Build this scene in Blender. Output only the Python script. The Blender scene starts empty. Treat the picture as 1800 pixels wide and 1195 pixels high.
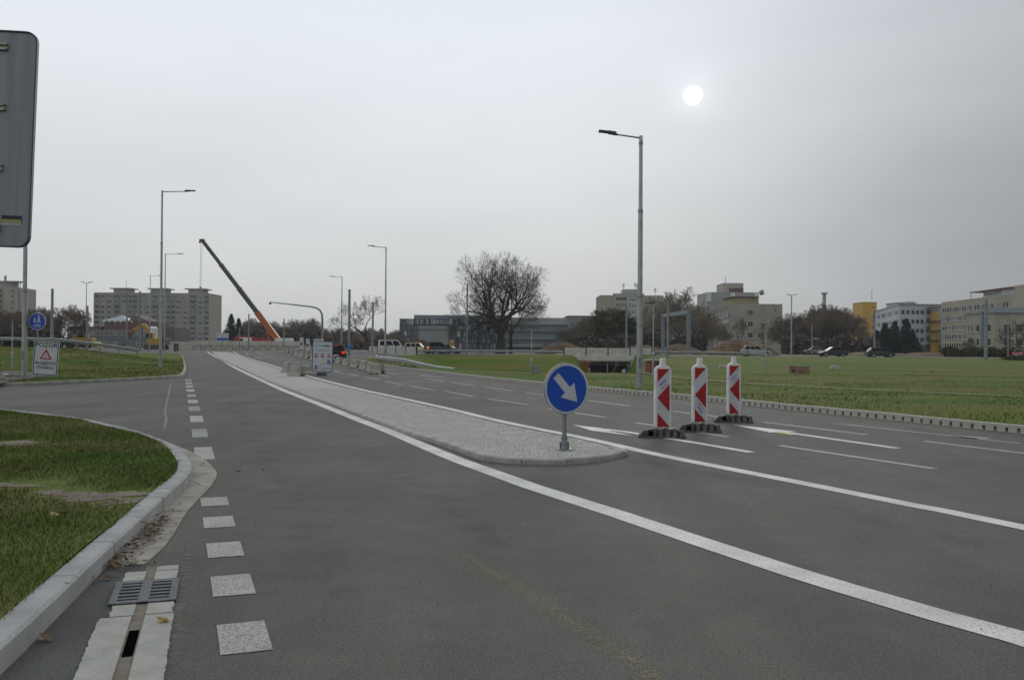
import bpy, bmesh, math, random
import numpy as np
from mathutils import Vector, Matrix
from mathutils.geometry import delaunay_2d_cdt
R = math.radians
sc = bpy.context.scene
C = sc.collection
rnd = random.Random(7)

# ------------------------------------------------------------------ camera, sky, sun, exposure
F_PX, CXP, CYP, CAM_H, PITCH, ROLL = 1570., 900., 597.5, 1.52, R(.456), R(.41)
FV = Vector((0, math.cos(PITCH), math.sin(PITCH))); U0 = Vector((0, -math.sin(PITCH), math.cos(PITCH))); R0 = Vector((1, 0, 0))
RV = math.cos(ROLL)*R0 + math.sin(ROLL)*U0; UV = math.cos(ROLL)*U0 - math.sin(ROLL)*R0
cam = bpy.data.objects.new('camera', bpy.data.cameras.new('camera')); C.objects.link(cam)
cam.data.sensor_width = 36; cam.data.lens = 36*F_PX/1800; cam.data.clip_end = 6000; cam.data.clip_start = .05
m = Matrix((RV, UV, -FV)).transposed().to_4x4(); m.translation = (0, 0, CAM_H); cam.matrix_world = m
sc.camera = cam

def ray(x, y): return FV + (x-CXP)/F_PX*RV - (y-CYP)/F_PX*UV
SUN_DIR = ray(1218, 168).normalized()
sun_el = math.asin(SUN_DIR.z); sun_az = math.atan2(SUN_DIR.x, SUN_DIR.y)

w = bpy.data.worlds.new('World'); sc.world = w; w.use_nodes = True
nt = w.node_tree; nt.nodes.clear(); N = nt.nodes.new; Lk = nt.links.new
out = N('ShaderNodeOutputWorld'); bg = N('ShaderNodeBackground'); Lk(bg.outputs[0], out.inputs[0])
sky = N('ShaderNodeTexSky'); sky.sky_type = 'NISHITA'; sky.sun_disc = False; sky.sun_elevation = sun_el; sky.sun_rotation = sun_az
sky.air_density = 1.; sky.dust_density = .3
tc = N('ShaderNodeTexCoord'); sp = N('ShaderNodeSeparateXYZ'); Lk(tc.outputs['Generated'], sp.inputs[0])
def mr(src, a, b, c, d, smooth=True):
    n = N('ShaderNodeMapRange'); n.interpolation_type = 'SMOOTHSTEP' if smooth else 'LINEAR'
    for i, v in zip((1, 2, 3, 4), (a, b, c, d)): n.inputs[i].default_value = v
    Lk(src, n.inputs[0]); return n.outputs[0]
def mth(op, a, b=None):
    n = N('ShaderNodeMath'); n.operation = op
    for i, v in enumerate((a, b)):
        if v is None: continue
        if isinstance(v, (int, float)): n.inputs[i].default_value = v
        else: Lk(v, n.inputs[i])
    return n.outputs[0]
# overcast layer: thin bright cloud ahead and left, a thicker grey bank to the right, thinner again higher up
nz = N('ShaderNodeTexNoise'); nz.inputs['Scale'].default_value = 2.2; nz.inputs['Detail'].default_value = 5; nz.inputs['Roughness'].default_value = .5
mp = N('ShaderNodeMapping'); mp.inputs['Scale'].default_value = (1, 1, 4); Lk(tc.outputs['Generated'], mp.inputs[0]); Lk(mp.outputs[0], nz.inputs['Vector'])
bank = mr(sp.outputs[0], .0, .58, 0, 1)
thin = mr(sp.outputs[2], .02, .36, 0, 1)
base = mth('ADD', mth('ADD', mth('MULTIPLY', bank, -.35), .645), mth('MULTIPLY', thin, .22))
base = mth('ADD', base, mth('MULTIPLY', mth('SUBTRACT', nz.outputs[0], .5), .20))
vd = N('ShaderNodeVectorMath'); vd.operation = 'DOT_PRODUCT'; nv = N('ShaderNodeVectorMath'); nv.operation = 'NORMALIZE'
Lk(tc.outputs['Generated'], nv.inputs[0]); Lk(nv.outputs[0], vd.inputs[0]); vd.inputs[1].default_value = SUN_DIR
ang = mth('ARCCOSINE', mth('MINIMUM', vd.outputs['Value'], 1.0))
nzs = N('ShaderNodeTexNoise'); nzs.inputs['Scale'].default_value = 55; nzs.inputs['Detail'].default_value = 3; Lk(tc.outputs['Generated'], nzs.inputs['Vector'])
ang2 = mth('ADD', ang, mth('MULTIPLY', mth('SUBTRACT', nzs.outputs[0], .5), R(.3)))   # ragged thin cloud in front of the disc
disc = mr(ang2, R(.24), R(.70), .9, 0)
halo = mth('MULTIPLY', mth('EXPONENT', mth('MULTIPLY', ang, -1/R(.9))), .24)
halo2 = mth('MULTIPLY', mth('EXPONENT', mth('MULTIPLY', ang, -1/R(7))), .04)
base = mth('MULTIPLY', base, mr(ang, R(45), R(150), 1., .76))   # cloud away from the veiled sun is darker
tot = mth('ADD', mth('ADD', base, disc), mth('ADD', halo, halo2))
tint = N('ShaderNodeMix'); tint.data_type = 'RGBA'; tint.inputs[6].default_value = (.98, .995, .998, 1); tint.inputs[7].default_value = (.922, .978, 1.04, 1)
Lk(mth('MAXIMUM', bank, thin), tint.inputs[0])
scl = N('ShaderNodeVectorMath'); scl.operation = 'SCALE'; Lk(tint.outputs[2], scl.inputs[0]); Lk(tot, scl.inputs['Scale'])
nis = N('ShaderNodeVectorMath'); nis.operation = 'SCALE'; Lk(sky.outputs[0], nis.inputs[0]); nis.inputs['Scale'].default_value = .05*.03
add = N('ShaderNodeVectorMath'); add.operation = 'ADD'; Lk(scl.outputs[0], add.inputs[0]); Lk(nis.outputs[0], add.inputs[1])
Lk(add.outputs[0], bg.inputs[0]); bg.inputs[1].default_value = 1.0
sl = bpy.data.lights.new('sun', 'SUN'); sl.energy = .55; sl.angle = R(14); sl.color = (1, .96, .9)
so = bpy.data.objects.new('sun', sl); C.objects.link(so); so.rotation_euler = (-SUN_DIR).to_track_quat('-Z', 'Y').to_euler()
sc.view_settings.view_transform = 'Standard'; sc.view_settings.look = 'None'; sc.view_settings.gamma = 1
sc.view_settings.exposure = 0; sc.view_settings.use_curve_mapping = False
sc.render.engine = 'CYCLES'

# ------------------------------------------------------------------ terrain and survey helpers
def sst(a, b, v):
    t = min(1, max(0, (v-a)/(b-a))); return t*t*(3-2*t)
def zroad(x, y): return .6*sst(60, 190, y)
def G(px, py, dz=0., zf=zroad):                      # where a line of sight meets the ground
    d = ray(px, py); o = Vector((0, 0, CAM_H)); Y = 2.; last = 2.
    while Y < 900:
        p = o + d*(Y/d.y)
        if p.z < zf(p.x, p.y)+dz:
            a, b = last, Y
            for _ in range(30):
                mid = (a+b)/2; p = o+d*(mid/d.y)
                if p.z < zf(p.x, p.y)+dz: b = mid
                else: a = mid
            return Vector((p.x, p.y, zf(p.x, p.y)+dz))
        last = Y; Y *= 1.01
    return o + d*(900/d.y)
def A(px, py, Y):                                     # point at distance Y on a line of sight
    d = ray(px, py); return Vector((0, 0, CAM_H)) + d*(Y/d.y)
def spline(pts, step):
    P = [Vector(p[:2]) for p in pts]; P = [2*P[0]-P[1]]+P+[2*P[-1]-P[-2]]; res = []
    for i in range(1, len(P)-2):
        a, b, c, d = P[i-1:i+3]; n = max(1, int((c-b).length/step))
        for k in range(n):
            t = k/n; res.append(.5*((2*b)+(c-a)*t+(2*a-5*b+4*c-d)*t*t+(3*b-a-3*c+d)*t**3))
    res.append(P[-2]); return res
def offset(poly, d):                                  # d>0: to the left of travel
    res = []
    for i, p in enumerate(poly):
        t = (poly[min(i+1, len(poly)-1)]-poly[max(i-1, 0)]).normalized(); res.append(p+Vector((-t.y, t.x))*d)
    return res
def inside_np(x, y, poly):
    P = np.array([(p[0], p[1]) for p in poly]); c = np.zeros(len(x), bool); j = len(P)-1
    for i in range(len(P)):
        if P[i, 1] != P[j, 1]: c ^= ((P[i, 1] > y) != (P[j, 1] > y)) & (x < (P[j, 0]-P[i, 0])*(y-P[i, 1])/(P[j, 1]-P[i, 1])+P[i, 0])
        j = i
    return c
def inside(p, poly):
    c = False; j = len(poly)-1
    for i in range(len(poly)):
        a, b = poly[i], poly[j]
        if (a[1] > p[1]) != (b[1] > p[1]) and p[0] < (b[0]-a[0])*(p[1]-a[1])/(b[1]-a[1])+a[0]: c = not c
        j = i
    return c

# ------------------------------------------------------------------ materials
MATS = {}
def mat(name, c1, c2=None, scale=8., rough=.8, bump=0., metal=0., fine=None, spec=.5, detail=6, lo=.35, hi=.65, bscale=None, stretch=None):
    if name in MATS: return MATS[name]
    m = bpy.data.materials.new(name); m.use_nodes = True; t = m.node_tree; b = t.nodes['Principled BSDF']
    b.inputs['Roughness'].default_value = rough; b.inputs['Metallic'].default_value = metal; b.inputs['Specular IOR Level'].default_value = spec
    b.inputs['Base Color'].default_value = (*c1, 1)
    tcn = t.nodes.new('ShaderNodeTexCoord'); vec = tcn.outputs['Object']
    if stretch:
        q = t.nodes.new('ShaderNodeMapping'); q.inputs['Scale'].default_value = stretch; t.links.new(vec, q.inputs[0]); vec = q.outputs[0]
    if c2:
        n = t.nodes.new('ShaderNodeTexNoise'); n.inputs['Scale'].default_value = scale; n.inputs['Detail'].default_value = detail; t.links.new(vec, n.inputs['Vector'])
        r = t.nodes.new('ShaderNodeValToRGB'); r.color_ramp.elements[0].position = lo; r.color_ramp.elements[1].position = hi
        r.color_ramp.elements[0].color = (*c1, 1); r.color_ramp.elements[1].color = (*c2, 1); t.links.new(n.outputs[0], r.inputs[0]); col = r.outputs[0]
        if fine:
            n2 = t.nodes.new('ShaderNodeTexNoise'); n2.inputs['Scale'].default_value = fine[0]; n2.inputs['Detail'].default_value = 3; t.links.new(vec, n2.inputs['Vector'])
            r2 = t.nodes.new('ShaderNodeMapRange'); r2.inputs[1].default_value = .3; r2.inputs[2].default_value = .7; r2.inputs[3].default_value = 1-fine[1]; r2.inputs[4].default_value = 1+fine[1]
            t.links.new(n2.outputs[0], r2.inputs[0]); mx = t.nodes.new('ShaderNodeVectorMath'); mx.operation = 'SCALE'; t.links.new(col, mx.inputs[0]); t.links.new(r2.outputs[0], mx.inputs['Scale']); col = mx.outputs[0]
        t.links.new(col, b.inputs['Base Color'])
    if bump:
        n3 = t.nodes.new('ShaderNodeTexNoise'); n3.inputs['Scale'].default_value = bscale or (fine[0] if fine else scale*4); n3.inputs['Detail'].default_value = 4; t.links.new(vec, n3.inputs['Vector'])
        bp = t.nodes.new('ShaderNodeBump'); bp.inputs['Strength'].default_value = bump; bp.inputs['Distance'].default_value = .02; t.links.new(n3.outputs[0], bp.inputs['Height']); t.links.new(bp.outputs[0], b.inputs['Normal'])
    MATS[name] = m; return m
def emat(name, col, s):
    m = bpy.data.materials.new(name); m.use_nodes = True; b = m.node_tree.nodes['Principled BSDF']
    b.inputs['Base Color'].default_value = (*col, 1); b.inputs['Emission Color'].default_value = (*col, 1); b.inputs['Emission Strength'].default_value = s; MATS[name] = m; return m
def worn(name, paint, under, scale, amt):            # paint with pits worn through to the asphalt
    m = mat(name, under, paint, scale, .75, .3, lo=amt-.07, hi=amt+.07, detail=6, fine=(1.6, .2)); return m
ASPH = mat('asphalt', (.092, .088, .0755), (.120, .115, .0995), .35, .85, .6, fine=(110., .55), bscale=110., spec=.3)
def wheel_tracks(m):                                  # long faint lanes of wear along the road, and mottling
    t = m.node_tree; b = t.nodes['Principled BSDF']; src = b.inputs['Base Color'].links[0].from_socket; tcn = t.nodes.new('ShaderNodeTexCoord')
    q = t.nodes.new('ShaderNodeMapping'); q.inputs['Rotation'].default_value = (0, 0, R(-20.4)); q.inputs['Scale'].default_value = (.75, .03, 1); t.links.new(tcn.outputs['Object'], q.inputs[0])
    n = t.nodes.new('ShaderNodeTexNoise'); n.inputs['Scale'].default_value = 1.6; n.inputs['Detail'].default_value = 4; t.links.new(q.outputs[0], n.inputs['Vector'])
    n2 = t.nodes.new('ShaderNodeTexNoise'); n2.inputs['Scale'].default_value = 2.6; n2.inputs['Detail'].default_value = 8; n2.inputs['Roughness'].default_value = .7; t.links.new(tcn.outputs['Object'], n2.inputs['Vector'])
    n3 = t.nodes.new('ShaderNodeTexNoise'); n3.inputs['Scale'].default_value = 42.; n3.inputs['Detail'].default_value = 2; t.links.new(tcn.outputs['Object'], n3.inputs['Vector'])
    for nn, a, lo in ((n, .12, .3), (n2, .12, .3), (n3, .16, .3)):
        r = t.nodes.new('ShaderNodeMapRange'); r.inputs[1].default_value = lo; r.inputs[2].default_value = 1-lo; r.inputs[3].default_value = 1-a; r.inputs[4].default_value = 1+a; t.links.new(nn.outputs[0], r.inputs[0])
        s = t.nodes.new('ShaderNodeVectorMath'); s.operation = 'SCALE'; t.links.new(src, s.inputs[0]); t.links.new(r.outputs[0], s.inputs['Scale']); src = s.outputs[0]
    t.links.new(src, b.inputs['Base Color'])
wheel_tracks(ASPH)
PATCH = mat('asphalt_patch', (.05, .05, .048), (.085, .085, .08), 2., .85, .6, fine=(120., .45), bscale=110.)
PAINT = worn('road_paint', (.60, .59, .55), (.27, .265, .245), 75., .40)
PAINT2 = worn('road_paint_old', (.39, .385, .355), (.14, .138, .128), 95., .455)
PAINT3 = worn('road_paint_faded', (.30, .30, .285), (.14, .14, .135), 60., .5)
GRAN = mat('granite', (.27, .275, .27), (.37, .37, .36), 3., .8, .3, fine=(140., .3))
CONC = mat('concrete', (.33, .32, .285), (.44, .43, .385), 2.5, .85, .35, fine=(60., .15))
CONCD = mat('concrete_weathered', (.22, .21, .18), (.37, .36, .31), 1.8, .88, .35, fine=(40., .2))
GUT = mat('gutter_stone', (.22, .20, .165), (.34, .315, .27), 4., .85, .3, fine=(90., .2))
CHAN = mat('channel_concrete', (.29, .29, .255), (.38, .375, .335), 5., .85, .25, fine=(90., .12))
SILT = mat('silt', (.14, .12, .09), (.20, .175, .135), 9., .95, .4)
CAST = mat('cast_iron', (.075, .08, .085), (.12, .125, .13), 30., .55, .2, metal=.6)
GALV = mat('galvanised', (.30, .315, .32), (.40, .415, .42), 3., .42, .0, metal=.75)
GALVD = mat('galvanised_dull', (.19, .205, .215), (.26, .275, .285), 1.5, .5, .0, metal=.5)
ALUB = mat('sign_back', (.165, .18, .195), (.21, .225, .24), 1.2, .42, .05, metal=.6, stretch=(14, 14, .6))
DARK = mat('dark_metal', (.025, .028, .03), (.04, .043, .045), 6., .5)
BLACK = mat('shade_black', (.003, .003, .003), rough=1., spec=0.)  # flat black that stands in for the shade inside openings
RUB = mat('rubber', (.04, .04, .038), (.075, .075, .07), 12., .75, .4, fine=(90., .3))
WHITE = mat('white_plastic', (.56, .555, .53), (.74, .74, .72), 3., .55, fine=(14., .08))
RWHITE = mat('reflective_white', (.42, .44, .45), (.50, .53, .55), 2.5, .4, fine=(30., .06))
RED = mat('reflective_red', (.29, .006, .009), (.36, .006, .009), 2.5, .4, fine=(30., .10))
BLUE = mat('reflective_blue', (.003, .055, .33), (.002, .068, .42), 2.5, .4, fine=(30., .06))
BLUET = mat('blue_ink', (.02, .09, .42)); REDT = mat('pale_red_ink', (.55, .12, .12))
INK = mat('black_ink', (.012, .013, .016)); NAVY = mat('navy_ink', (.015, .03, .10))
YELF = mat('fluorescent_yellow', (.68, .72, .03))
SOIL = mat('soil', (.12, .095, .068), (.20, .165, .125), 3., .95, .5, fine=(50., .3))
EARTH = mat('brown_earth', (.070, .043, .021), (.135, .085, .043), .5, .95, 1., fine=(2.2, .5), bscale=1.2)
GREEN = mat('green_steel', (.008, .035, .025), rough=.5)

# ------------------------------------------------------------------ mesh helpers
class MB:
    def __init__(s): s.v = []; s.f = []; s.mi = []; s.cur = 0
    def add(s, v, f):
        o = len(s.v); s.v += [tuple(q) for q in v]; s.f += [tuple(i+o for i in q) for q in f]; s.mi += [s.cur]*len(f); return s
    def box(s, c, d, rz=0., M=None, top=1.):
        x, y, z = d[0]/2, d[1]/2, d[2]/2; cs, sn = math.cos(rz), math.sin(rz); v = []
        for k, sz in ((1, -z), (top, z)):
            for a, b in ((-x, -y), (x, -y), (x, y), (-x, y)):
                a *= k; b *= k; p = Vector((a*cs-b*sn, a*sn+b*cs, sz))
                if M: p = M @ p
                v.append(p+Vector(c))
        return s.add(v, [(3, 2, 1, 0), (4, 5, 6, 7), (0, 1, 5, 4), (1, 2, 6, 5), (2, 3, 7, 6), (3, 0, 4, 7)])
    def bar(s, a, b, wd, ht):                         # rectangular bar between two points
        a, b = Vector(a), Vector(b); d = (b-a).normalized(); u = Vector((0, 0, 1)) if abs(d.z) < .95 else Vector((0, 1, 0))
        sd = d.cross(u).normalized(); up = sd.cross(d); v = []
        for p in (a, b):
            for i, j in ((-1, -1), (1, -1), (1, 1), (-1, 1)): v.append(p+sd*(i*wd/2)+up*(j*ht/2))
        return s.add(v, [(0, 1, 2, 3), (7, 6, 5, 4), (0, 4, 5, 1), (1, 5, 6, 2), (2, 6, 7, 3), (3, 7, 4, 0)])
    def tube(s, a, b, r0, r1=None, n=10, cap=True):
        a, b = Vector(a), Vector(b); r1 = r0 if r1 is None else r1; d = (b-a).normalized(); u = Vector((0, 0, 1)) if abs(d.z) < .9 else Vector((1, 0, 0))
        e = d.cross(u).normalized(); g = d.cross(e); v = []
        for p, r in ((a, r0), (b, r1)):
            for k in range(n): t = 2*math.pi*k/n; v.append(p+e*(r*math.cos(t))+g*(r*math.sin(t)))
        f = [(k, (k+1) % n, n+(k+1) % n, n+k) for k in range(n)]
        if cap: f += [tuple(range(n-1, -1, -1)), tuple(range(n, 2*n))]
        return s.add(v, f)
    def path(s, pts, r, n=8):
        for a, b in zip(pts, pts[1:]): s.tube(a, b, r, r, n)
        return s
    def prism(s, poly, fn, d0, d1):                   # 2-D outline, fn(u, v, depth) -> 3-D
        n = len(poly); v = [fn(a, b, d0) for a, b in poly]+[fn(a, b, d1) for a, b in poly]
        return s.add(v, [tuple(range(n-1, -1, -1)), tuple(range(n, 2*n))]+[(k, (k+1) % n, n+(k+1) % n, n+k) for k in range(n)])
    def ribbon(s, L, Rr):
        v = list(L)+list(Rr); n = len(L); return s.add(v, [(n+k, n+k+1, k+1, k) for k in range(n-1)])
    def mesh(s, name, mats):
        me = bpy.data.meshes.new(name); me.from_pydata(s.v, [], s.f)
        for m in (mats if isinstance(mats, (list, tuple)) else [mats]): me.materials.append(m)
        if any(s.mi): me.polygons.foreach_set('material_index', s.mi)
        me.update(); return me
    def build(s, name, mats, parent=None, smooth=False, bevel=0.):
        me = s.mesh(name, mats); o = bpy.data.objects.new(name, me); C.objects.link(o)
        bm = bmesh.new(); bm.from_mesh(me); bmesh.ops.recalc_face_normals(bm, faces=bm.faces[:]); bm.to_mesh(me); bm.free()
        if parent: o.parent = parent
        if smooth: smooth_mesh(me)
        if bevel:
            b = o.modifiers.new('bevel', 'BEVEL'); b.width = bevel; b.segments = 2; b.limit_method = 'ANGLE'
        return o
def smooth_mesh(me, ang=40):
    me.polygons.foreach_set('use_smooth', [True]*len(me.polygons))
    bm = bmesh.new(); bm.from_mesh(me)
    for e in bm.edges:
        if len(e.link_faces) == 2 and e.calc_face_angle(0) > R(ang): e.smooth = False
    bm.to_mesh(me); bm.free()
def np_mesh(name, v, f, mats, parent=None, smooth=False):
    v = np.asarray(v, np.float32); f = np.asarray(f, np.int32); me = bpy.data.meshes.new(name); k = f.shape[1]
    me.vertices.add(len(v)); me.vertices.foreach_set('co', v.ravel()); me.loops.add(f.size); me.loops.foreach_set('vertex_index', f.ravel())
    me.polygons.add(len(f)); me.polygons.foreach_set('loop_start', np.arange(0, f.size, k, dtype=np.int32))
    me.update(calc_edges=True)
    for m in (mats if isinstance(mats, (list, tuple)) else [mats]): me.materials.append(m)
    if smooth: me.polygons.foreach_set('use_smooth', [True]*len(f))
    o = bpy.data.objects.new(name, me); C.objects.link(o)
    if parent: o.parent = parent
    return o
def tag(o, label=None, cat=None, group=None, kind=None):
    if label: o['label'] = label
    if cat: o['category'] = cat
    if group: o['group'] = group
    if kind: o['kind'] = kind
    return o
def thing(name, label, cat, loc=(0, 0, 0), rz=0., group=None):
    o = bpy.data.objects.new(name, None); C.objects.link(o); o.location = loc; o.rotation_euler = (0, 0, rz); o.empty_display_size = .2
    return tag(o, label, cat, group)
def dup(o, parent=None):
    c = o.copy(); C.objects.link(c); c.parent = parent
    for ch in list(o.children): dup(ch, c)
    return c
def place(o, loc, rz, label, s=1.):
    o.location = loc; o.rotation_euler = (0, 0, rz); o['label'] = label; o.scale = (s, s, s); return o
def inst(name, me, parent, loc, rz=0.):
    o = bpy.data.objects.new(name, me); C.objects.link(o); o.parent = parent; o.location = loc; o.rotation_euler = (0, 0, rz); return o
def sheet(name, poly, zf, step, mt, parent=None, holes=None):
    poly = [Vector(p[:2]) for p in poly]; pts = list(poly); n = len(poly)
    xs = [p.x for p in poly]; ys = [p.y for p in poly]; y = min(ys)+step*.4; rows = []
    gx, gy = np.meshgrid(np.arange(min(xs)+step*.4, max(xs), step), np.arange(y, max(ys), step)); rg = np.random.default_rng(len(poly)); gx = gx.ravel()+rg.uniform(-.2, .2, gx.size)*step; gy = gy.ravel()+rg.uniform(-.2, .2, gy.size)*step
    k = inside_np(gx, gy, poly); pts += [Vector((a, b)) for a, b in zip(gx[k], gy[k])]
    r = delaunay_2d_cdt(pts, [(i, (i+1) % n) for i in range(n)], [], 1, 1e-4)
    b = MB(); b.add([(p.x, p.y, zf(p.x, p.y)) for p in r[0]], [f if (r[0][f[1]]-r[0][f[0]]).cross(r[0][f[2]]-r[0][f[0]]) > 0 else f[::-1] for f in r[2]])
    me = b.mesh(name, mt); o = bpy.data.objects.new(name, me); C.objects.link(o)
    if parent: o.parent = parent
    me.polygons.foreach_set('use_smooth', [True]*len(me.polygons)); return o
FONT_CACHE = {}
def text(name, s, size, mt, parent, M, bold=False):   # lettering as a thin mesh, M: local matrix
    cu = bpy.data.curves.new(name, 'FONT'); cu.body = s; cu.size = size; cu.align_x = 'CENTER'; cu.align_y = 'CENTER'; cu.resolution_u = 2
    if bold: cu.offset = size*.018
    t = bpy.data.objects.new(name, cu); C.objects.link(t); dg = bpy.context.evaluated_depsgraph_get()
    me = bpy.data.meshes.new_from_object(t.evaluated_get(dg)); bpy.data.objects.remove(t); bpy.data.curves.remove(cu); me.materials.clear(); me.materials.append(mt); me.name = name
    o = bpy.data.objects.new(name, me); C.objects.link(o); o.parent = parent; o.matrix_local = M; return o
def facing(x, y, z, extra=None):                      # text plane standing up, reading from -y
    M = Matrix.Translation((x, y, z)) @ Matrix.Rotation(R(90), 4, 'X'); return M @ extra if extra else M
# ------------------------------------------------------------------ ground, lawns, roads
KN = [(-.9, -3), (-1.55, 0), (-2.02, 2.4), (-2.31, 4.0), (-2.46, 4.75), (-2.68, 5.75), (-2.90, 6.85), (-3.22, 8.4), (-3.50, 9.75), (-3.92, 10.9), (-4.58, 12.25), (-5.25, 13.3), (-6.07, 14.45), (-6.95, 15.5), (-8.0, 16.7), (-9.4, 17.9), (-11.1, 19.2), (-14, 20.9), (-19, 23.0), (-28, 25.6), (-45, 29)]
kn = spline(KN, .4)                                   # road edge of the near lawn kerb
KF = [(-45, 33.4), (-28, 32.2), (-21, 31.0), (-18.3, 31.3), (-17.2, 32.6), (-16.4, 35.0), (-15.75, 37.5), (-15.35, 39.7), (-15.35, 41.5), (-16.0, 43.6), (-17.7, 48.5), (-21.5, 59), (-25.6, 70), (-33, 90), (-41.5, 112), (-53, 140), (-62, 160)]
kf = spline(KF, .5)                                   # road edge of the far lawn kerb
KR = [tuple(G(x, y)[:2]) for x, y in ((1800, 762), (1700, 752), (1600, 741.5), (1500, 731.5), (1400, 721.5), (1300, 711), (1200, 701), (1040, 686.5), (900, 672), (800, 660.5), (737, 652), (660, 641.5))]
KR = [(14.6, 2), (12.4, 8.5)] + KR + [(-13.9, 83), (-15.2, 86.5), (-15.4, 89), (-14.6, 91)]
kr = spline(KR, .4)                                   # road edge of the meadow kerb
def trench(x, y):
    xb = -3-(y-40)*.22 if y < 88 else -13.5
    b = sst(9.6, 10.1, x)*(1-sst(16.8, 17.3, x))
    far = 1-sst(112, 126, y)*(1-b) if y < 127 else b
    far *= 1-sst(148, 151, y)
    left = sst(xb+2.5, xb+9, x) if y < 112 else sst(-14, -8, x)
    lip = max(44, min(58, 56-.6*(x+7)))
    return 2.9*sst(lip, lip+15, y)*far*left*(1-sst(.137*y, .165*y, x))*(1 if y < 127 else b)
def dist_line(x, y):                                  # distance to the left of the carriageway edge
    return max(0, (-17.2-(y-48.5)*.368)-x) if y > 40 else max(0, -15.5-x)
def zlawn(x, y):
    return zroad(x, y)+.125+1.12*sst(44, 72, y)*(1-sst(78, 92, y))*sst(.8, 13, dist_line(x, y))
def zmead(x, y):
    j = .10*math.sin(x*.31+y*.17)*math.sin(y*.23-x*.11)*sst(45, 52, y+x)
    return zroad(x, y)+.115+j-trench(x, y)
def zground(x, y):
    d = 0 if y > 200 or abs(x) > 160 else trench(x, y)
    return zroad(x, y)-.16-d

def gnd():
    xs = [-4000, -1500, -600, -300, -150]+list(np.arange(-100, -24, 8))+list(np.arange(-24, 26, 1.0))+list(np.arange(26, 150, 10))+[300, 600, 1500, 4000]
    ys = [-60, -20]+list(np.arange(0, 54, 6))+list(np.arange(54, 156, 1.5))+[170, 190, 215, 260, 350, 600, 1200, 2500, 5000]
    nx = len(xs); b = MB(); b.add([(x, y, zground(x, y)) for y in ys for x in xs], [(j*nx+i, j*nx+i+1, (j+1)*nx+i+1, (j+1)*nx+i) for j in range(len(ys)-1) for i in range(nx-1)])
    return b.build('ground', mat('ground_grass', (.05, .062, .02), (.085, .085, .035), .06, .95, .4, fine=(.8, .3)), smooth=True)
tag(gnd(), 'flat grassy ground reaching to the horizon', kind='structure')

road_edge = [p for p in kr if p.y > 1]
road_poly = [(-60, -9), (14, -9)]+[tuple(p) for p in road_edge]+[(-14.2, 96), (-13.4, 110), (-13.2, 121), (-22.5, 139.5), (-25, 200), (-90, 200), (-90, 60), (-60, 30)]
tag(sheet('road', road_poly, zroad, 3.0, ASPH), 'worn grey asphalt carriageways and side street mouth', kind='structure')
cross = [(-25, 139.5), (-14, 128.2), (145, 128.2), (145, 142), (-25, 142)]
tag(sheet('crossing_road', cross, lambda x, y: zroad(x, y)+.03, 4., ASPH), 'asphalt road crossing over the underpass', kind='structure')

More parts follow.
